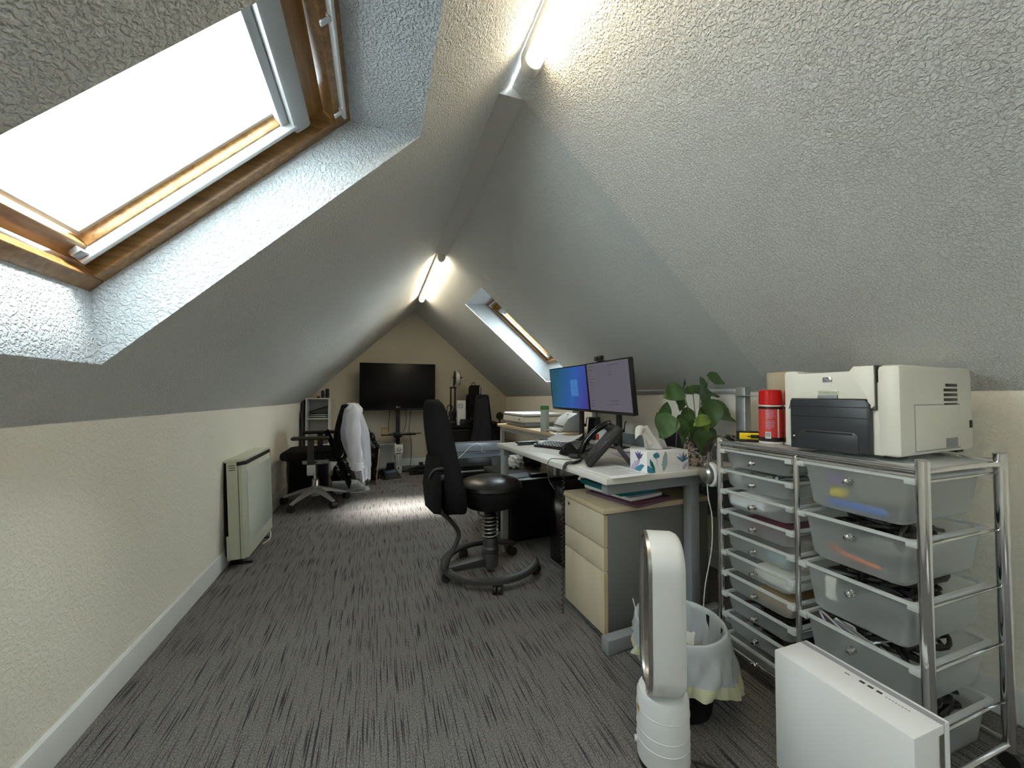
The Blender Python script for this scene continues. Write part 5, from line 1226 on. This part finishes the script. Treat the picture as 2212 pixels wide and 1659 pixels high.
# ================================================================== plotter, table, printer, bags
t = thing('low_table', 'black table holding the filament printer along the far wall', 'table', (1.36, 5.60, 0))
build('table_top', MB().box((-.42, -.32, .605), (.42, .30, .635), .003), M['black_matt'], t); build('front_panel', MB().box((-.40, -.30, .05), (.40, -.28, .605), .002), M['black_matt'], t)
build('front_rail', MB().box((-.40, -.306, .565), (.40, -.299, .572), .001), M['dark_metal'], t)
for x in (-.40, .36):
    for y in (-.28, .26): build('leg', MB().box((x, y, 0), (x+.04, y+.04, .605), .003), M['black_matt'], t)
t = thing('filament_printer', 'black filament printer with a white spool on top of its mast', 'printer', (1.08, 5.61, .6355))
build('bed_base', MB().box((-.12, -.16, .0), (.10, .16, .05), .006), M['black'], t)
for x in (-.075, -.015): build('mast', MB().box((x, -.02, .05), (x+.022, .02, .53), .003), M['black'], t)
build('mast_top', MB().box((-.08, -.022, .52), (.012, .022, .545), .003), M['black'], t)
build('spool_arm', MB().box((-.030, -.012, .54), (-.012, .012, .71), .002).box((-.04, -.014, .67), (.10, .014, .69), .002), M['black'], t)
q = frame((-.012, 0, .675), (0, 1, 0), (0, 0, 1), (1, 0, 0))
build('spool_flange', MB().lathe([(.02, 0), (.105, 0), (.105, .006), (.02, .006), (.02, 0)], 40, q), M['brown_dark'], t); build('spool_flange', MB().lathe([(.02, .062), (.105, .062), (.105, .068), (.02, .068), (.02, .062)], 40, q), M['brown_dark'], t)
build('filament', MB().lathe([(.03, .006), (.095, .006), (.097, .034), (.095, .062), (.03, .062)], 40, q), M['trim_paint'], t)
build('print_head', MB().box((-.10, -.06, .10), (.03, .0, .19), .008).box((-.085, -.075, .06), (-.02, -.02, .12), .004).cyl((-.05, -.065, .15), (-.05, -.08, .15), .022, seg=20), M['black'], t)
build('gantry', MB().box((-.10, -.015, .14), (.095, .012, .165), .003), M['black'], t)
build('ribbon_tube', MB().tube([(-.03, -.05, .19), (-.06, -.05, .27), (-.12, -.05, .26), (-.125, -.04, .15), (-.11, -.02, .06)], .007, 8, 8), M['black'], t)
t = thing('white_case', 'white box printed with a ring of hexagons beside the filament printer', 'box', (1.125, 5.40, .636)); build('case', MB().box((-.058, -.04, .0), (.058, .04, .345), .003), M['white_plastic'], t)
for k in range(6):
    a = R(60*k+30); cx_, cz_ = -.018+.028*math.cos(a), .268+.028*math.sin(a)
    build('hexagon_print', MB().lathe([(.009, 0), (.0145, 0), (.0145, .0006), (.009, .0006), (.009, 0)], 6, frame((cx_, -.0402, cz_), (1, 0, 0), (0, 0, 1), (0, -1, 0))), M['hp_blue'], t)
build('label_print', MB().box((-.040, -.0408, .022), (-.015, -.0398, .048)), M['print_grey'], t); build('label_print', MB().box((.015, -.0408, .022), (.045, -.0398, .045)), M['petal_lilac'], t)
t = thing('control_box', 'black control unit with a knob in front of the white box', 'control unit', (1.165, 5.34, .636)); build('housing', MB().box((-.07, -.04, 0), (.07, .0, .085), .006), M['black'], t); build('knob', MB().cyl((-.02, -.04, .045), (-.02, -.055, .045), .016, seg=20), M['dark_metal'], t)
tangle('cable_tangle', 'black wires looping on the low table between white box and gig bag', 5.31, 5.37, 1.25, 1.36, .645, .74, 14, .005, M['black'], seed=41)
# gig bag standing on the floor
t = thing('gig_bag', 'dark grey instrument bag standing upright before the low table', 'bag', (1.36, 5.10, 0), R(4))
out = [(-.235, .03), (-.235, .22), (-.20, .36), (-.155, .48), (-.125, .62), (-.108, .86), (-.092, 1.03), (-.075, 1.058), (.055, 1.058), (.075, 1.03), (.098, .86), (.125, .66), (.165, .52), (.215, .40), (.255, .26), (.265, .12), (.255, .03), (.20, .0), (-.19, .0)]
sm = spline([V((x, z, 0)) for x, z in out], 3, True)
build('bag_body', MB().prism([(p.x, p.y) for p in sm], .13, frame((0, .065, 0), (1, 0, 0), (0, 0, 1), (0, -1, 0)), .03, 4), M['navy_cloth'], t)
build('zip', MB().tube([V((p.x*1.005, -.03, p.y*1.002)) for p in sm], .004, 6, 0, True), M['black'], t)
build('carry_handle', MB().tube([(.09, -.066, .60), (.11, -.10, .56), (.115, -.10, .50), (.11, -.066, .46)], .009, 8, 6), M['black_cloth'], t)
t = thing('backpack', 'black backpack standing on the low table behind the gig bag', 'bag', (1.335, 5.47, .636))
build('pack_body', MB().box((-.115, -.07, .002), (.105, .09, .44), .045, None, 4), M['black_cloth'], t); build('front_pocket', MB().box((-.10, -.085, .25), (.085, -.03, .545), .02, None, 3), M['black_matt'], t)
build('top_flap', MB().box((-.06, -.06, .40), (.075, .06, .565), .01), M['black_matt'], t); build('reflective_strip', MB().box((.055, -.089, .44), (.066, -.083, .55), .001), M['white_plastic'], t)
build('grab_loop', MB().tube([(-.04, 0, .56), (-.035, 0, .595), (.0, 0, .60), (.01, 0, .56)], .005, 8, 6), M['black'], t)
build('shoulder_strap', MB().tube([(-.10, -.04, .43), (-.135, -.07, .34), (-.13, -.08, .20), (-.11, -.08, .06)], .014, 8, 6), M['black_cloth'], t)
t = thing('mini_fan', 'small round black fan at the right end of the low table', 'fan', (1.70, 5.40, .636)); build('head', MB().lathe([(0, -.02), (.05, -.018), (.058, 0), (.05, .02), (0, .022)], 28, frame((0, 0, .115), (1, 0, 0), (0, 0, 1), (0, -1, 0))), M['black'], t); build('stem', MB().cyl((0, 0, .01), (0, 0, .06), .012, seg=14), M['black'], t); build('base', MB().lathe([(0, 0), (.05, 0), (.045, .012), (0, .014)], 24), M['black'], t)
tag(build('black_cable', MB().tube([(1.50, 5.40, .642), (1.55, 5.36, .665), (1.60, 5.40, .69), (1.63, 5.46, .65)], .004, 6, 8), M['black'], world=True), 'thin black cable curling beside the small round fan', 'cable')
# large format plotter
pt_ = thing('plotter', 'wide blue grey plotter printer on the floor behind the stool', 'printer', (1.17, 4.42, 0))
build('rear_hood', MB().prism([(.0, .24), (.02, .45), (.05, .495), (.12, .507), (.20, .49), (.20, .20), (.0, .20)], .66, frame((-.40, -.03, 0), (0, 1, 0), (0, 0, 1), (1, 0, 0)), .006), M['plotter'], pt_)
build('hood_stripe', MB().box((-.398, -.034, .40), (.258, -.028, .408), .001), M['dark_metal'], pt_)
build('front_deck', MB().prism([(-.17, .20), (-.16, .265), (.02, .335), (.06, .335), (.06, .16), (-.15, .16)], .66, frame((-.40, -.03, 0), (0, 1, 0), (0, 0, 1), (1, 0, 0)), .005), M['black_gloss'], pt_)
build('front_lip', MB().box((-.40, -.212, .205), (.26, -.196, .222), .003), M['alu'], pt_)
for x in (-.42, .25): build('end_housing', MB().box((x, -.20, .10), (x+.06, .18, .30), .012), M['black'], pt_)
build('body_base', MB().box((-.41, -.14, .03), (.30, .16, .22), .01), M['black_matt'], pt_)
for x in (-.38, .23): build('foot', MB().box((x, -.15, 0), (x+.05, .15, .04), .004), M['black'], pt_)
build('hanging_lead', MB().tube([(-.34, -.15, .33), (-.24, -.10, .40), (-.16, -.06, .46), (-.08, -.06, .50), (-.02, -.08, .47), (-.02, -.07, .41), (.02, -.07, .40)], .003, 6, 8), M['silver_paint'], pt_)
# ================================================================== second desk with scanners
d2 = thing('side_desk', 'beech topped desk with silver legs beyond the white desk', 'desk', (1.285, 2.665, 0), R(5.5))
D2 = XF[d2]; e2 = lambda x, y, z=.765: D2 @ V((x, y, z))
build('desktop', MB().box((0, 0, .741), (.56, 1.16, .765), .002), M['beech'], d2)
for y in (.03, 1.09):
    build('leg', MB().box((.02, y, 0), (.06, y+.04, .741), .003), M['silver_paint'], d2); build('leg', MB().box((.48, y, 0), (.52, y+.04, .741), .003), M['silver_paint'], d2)
build('side_rail', MB().box((.022, .03, .700), (.058, 1.13, .741), .002), M['silver_paint'], d2)
build('end_rail', MB().box((.02, .032, .700), (.52, .068, .741), .002), M['silver_paint'], d2)
fb = thing('flatbed_scanner', 'cream flatbed scanner at the far end of the beech desk', 'scanner', e2(.22, .83), R(3)); 
build('scanner_base', MB().box((-.17, -.235, .003), (.20, .235, .055), .012), M['grey_metal'], fb); build('scanner_body', MB().box((-.195, -.25, .045), (.215, .25, .098), .012), M['cream_plastic'], fb)
build('scanner_lid', MB().box((-.19, -.245, .103), (.21, .245, .125), .008), M['white_plastic'], fb); build('lid_gap', MB().box((-.185, -.24, .097), (.205, .24, .104)), M['charcoal'], fb)
build('scan_button', MB().cyl((-.195, -.17, .072), (-.198, -.17, .072), .009, seg=18), M['charcoal'], fb)
for y in (-.12, -.07): build('scan_button', MB().cyl((-.195, y, .072), (-.1975, y, .072), .005, seg=14), M['print_grey'], fb)
bt = thing('water_bottle', 'clear bottle with a green cap on the beech desk', 'bottle', (1.300, 2.90, .7655)); 
build('bottle_body', MB().lathe([(0, 0), (.034, 0), (.036, .004), (.036, .13), (.034, .14), (.034, .172), (.031, .174), (.031, .14), (.033, .128), (.033, .006), (0, .005)], 32), M['clear'], bt)
build('cap', MB().lathe([(0, .176), (.035, .176), (.036, .180), (.036, .206), (.033, .212), (0, .213)], 32), M['green_cap'], bt); build('cap_ring', MB().lathe([(.034, .168), (.0365, .169), (.0365, .177), (.034, .178)], 32), M['green_light'], bt)
sc_ = thing('document_scanner', 'white and grey document scanner beside the bottle on the beech desk', 'scanner', e2(.26, .22), R(-8))
side = [(-.09, .004), (.06, .004), (.095, .05), (.075, .135), (.03, .150), (-.05, .105), (-.085, .05)]
build('body', MB().prism(side, .24, frame((0, .12, 0), (1, 0, 0), (0, 0, 1), (0, -1, 0)), .006), M['white_plastic'], sc_)
for s_ in (-1, 1): build('side_cover', MB().prism([(x*1.02, z) for x, z in side], .012, frame((0, s_*.126+(.006), 0), (1, 0, 0), (0, 0, 1), (0, -1, 0)), .002), M['silver_paint'], sc_)
build('feed_slot', MB().box((-.098, -.115, .040), (-.070, .115, .050), .002), M['charcoal'], sc_)
build('output_tray', MB().box((-.165, -.11, .004), (-.08, .11, .012), .003, Matrix.Rotation(R(6), 4, 'Y')), M['white_plastic'], sc_)
build('input_tray', MB().box((-.004, -.11, 0), (.004, .11, .13), .003, Matrix.Translation((.065, 0, .135)) @ Matrix.Rotation(R(38), 4, 'Y')), M['charcoal'], sc_)
build('logo_print', MB().box((-.012, -.012, .134), (.0, .012, .1375), 0, Matrix.Rotation(R(0), 4, 'Y')), M['print_grey'], sc_)
tag(build('grey_plug', MB().tube([e2(.03, .20, .775), e2(.06, .15, .785), e2(.10, .08, .772)], .008, 8, 6), M['silver_paint'], world=True), 'pale lead with plug lying at the beech desk edge', 'cable')
tangle('cable_tangle', 'black and white cables behind the document scanner', 2.76, 2.86, 1.68, 1.76, .772, .83, 8, .004, M['black'], seed=51)
# ================================================================== under the desks
bkc = thing('black_cabinet', 'large black cabinet on the floor under the desks', 'cabinet', (1.24, 2.99, 0), R(3.8))
build('cabinet_body', MB().box((-.34, -.33, .004), (.22, .29, .42), .006), M['black_matt'], bkc); build('cabinet_top', MB().box((-.345, -.335, .42), (.225, .295, .444), .003), M['black'], bkc)
for x, y in ((-.30, -.29), (.16, -.29), (-.30, .23), (.16, .23)): build('foot', MB().box((x, y, 0), (x+.04, y+.04, .01)), M['black'], bkc)
tag(build('white_carrier_bag', crumple((1.11, 3.10, .445), .055, .05, .055, 61), M['paper'], world=True, ang=60), 'crumpled white carrier bag on the black cabinet', 'bag')
tag(build('grey_basket', MB().lathe([(0, 0), (.07, 0), (.095, .17), (.090, .17), (.066, .006), (0, .006)], 30, None, (1.13, 3.55, .30)), M['plotter'], world=True), 'grey waste basket behind the white carrier bag', 'basket')
tag(build('crate', MB().box((1.02, 3.42, 0), (1.26, 3.68, .299), .01), M['black_matt'], world=True), 'black crate under the grey waste basket', 'crate')
tag(build('black_rucksack', crumple((1.27, 3.08, .445), .085, .07, .09, 63), M['black_cloth'], world=True, ang=60), 'black rucksack on the black cabinet right of the white carrier bag', 'bag')
sheet('document', 'grey papers lying on the black cabinet beside the stool seat', 'paper', (1.03, 2.78), (.20, .14), R(10), .004, M['plotter'], .4452, .002)
tag(build('usb_hub', MB().box((1.10, 2.70, .4452), (1.24, 2.76, .47), .004), M['black'], world=True), 'flat black hub at the cabinet edge', 'hub')
tag(build('yellow_file', MB().box((-.003, -.10, 0), (.003, .10, .14), .001, Matrix.Translation((1.37, 2.95, .58)) @ Matrix.Rotation(R(25), 4, 'X')), M['yellow'], world=True), 'yellow file hanging under the beech desk', 'file')
tw = thing('computer_tower', 'black computer tower under the white desk behind the pedestal', 'computer', (1.19, 2.10, 0), R(3.8)); build('tower_case', MB().box((-.10, -.22, .005), (.10, .22, .50), .006), M['black_matt'], tw); build('front_panel', MB().box((-.104, -.215, .02), (-.098, .215, .49), .002), M['black_gloss'], tw)
build('power_ring', MB().lathe([(.02, 0), (.026, 0), (.026, .004), (.02, .004), (.02, 0)], 24, frame((-.104, -.17, .43), (0, 1, 0), (0, 0, 1), (-1, 0, 0))), M['chrome'], tw)
for x, y in ((-.08, -.19), (.05, -.19), (-.08, .16), (.05, .16)): build('foot', MB().box((x, y, 0), (x+.03, y+.03, .012)), M['black'], tw)
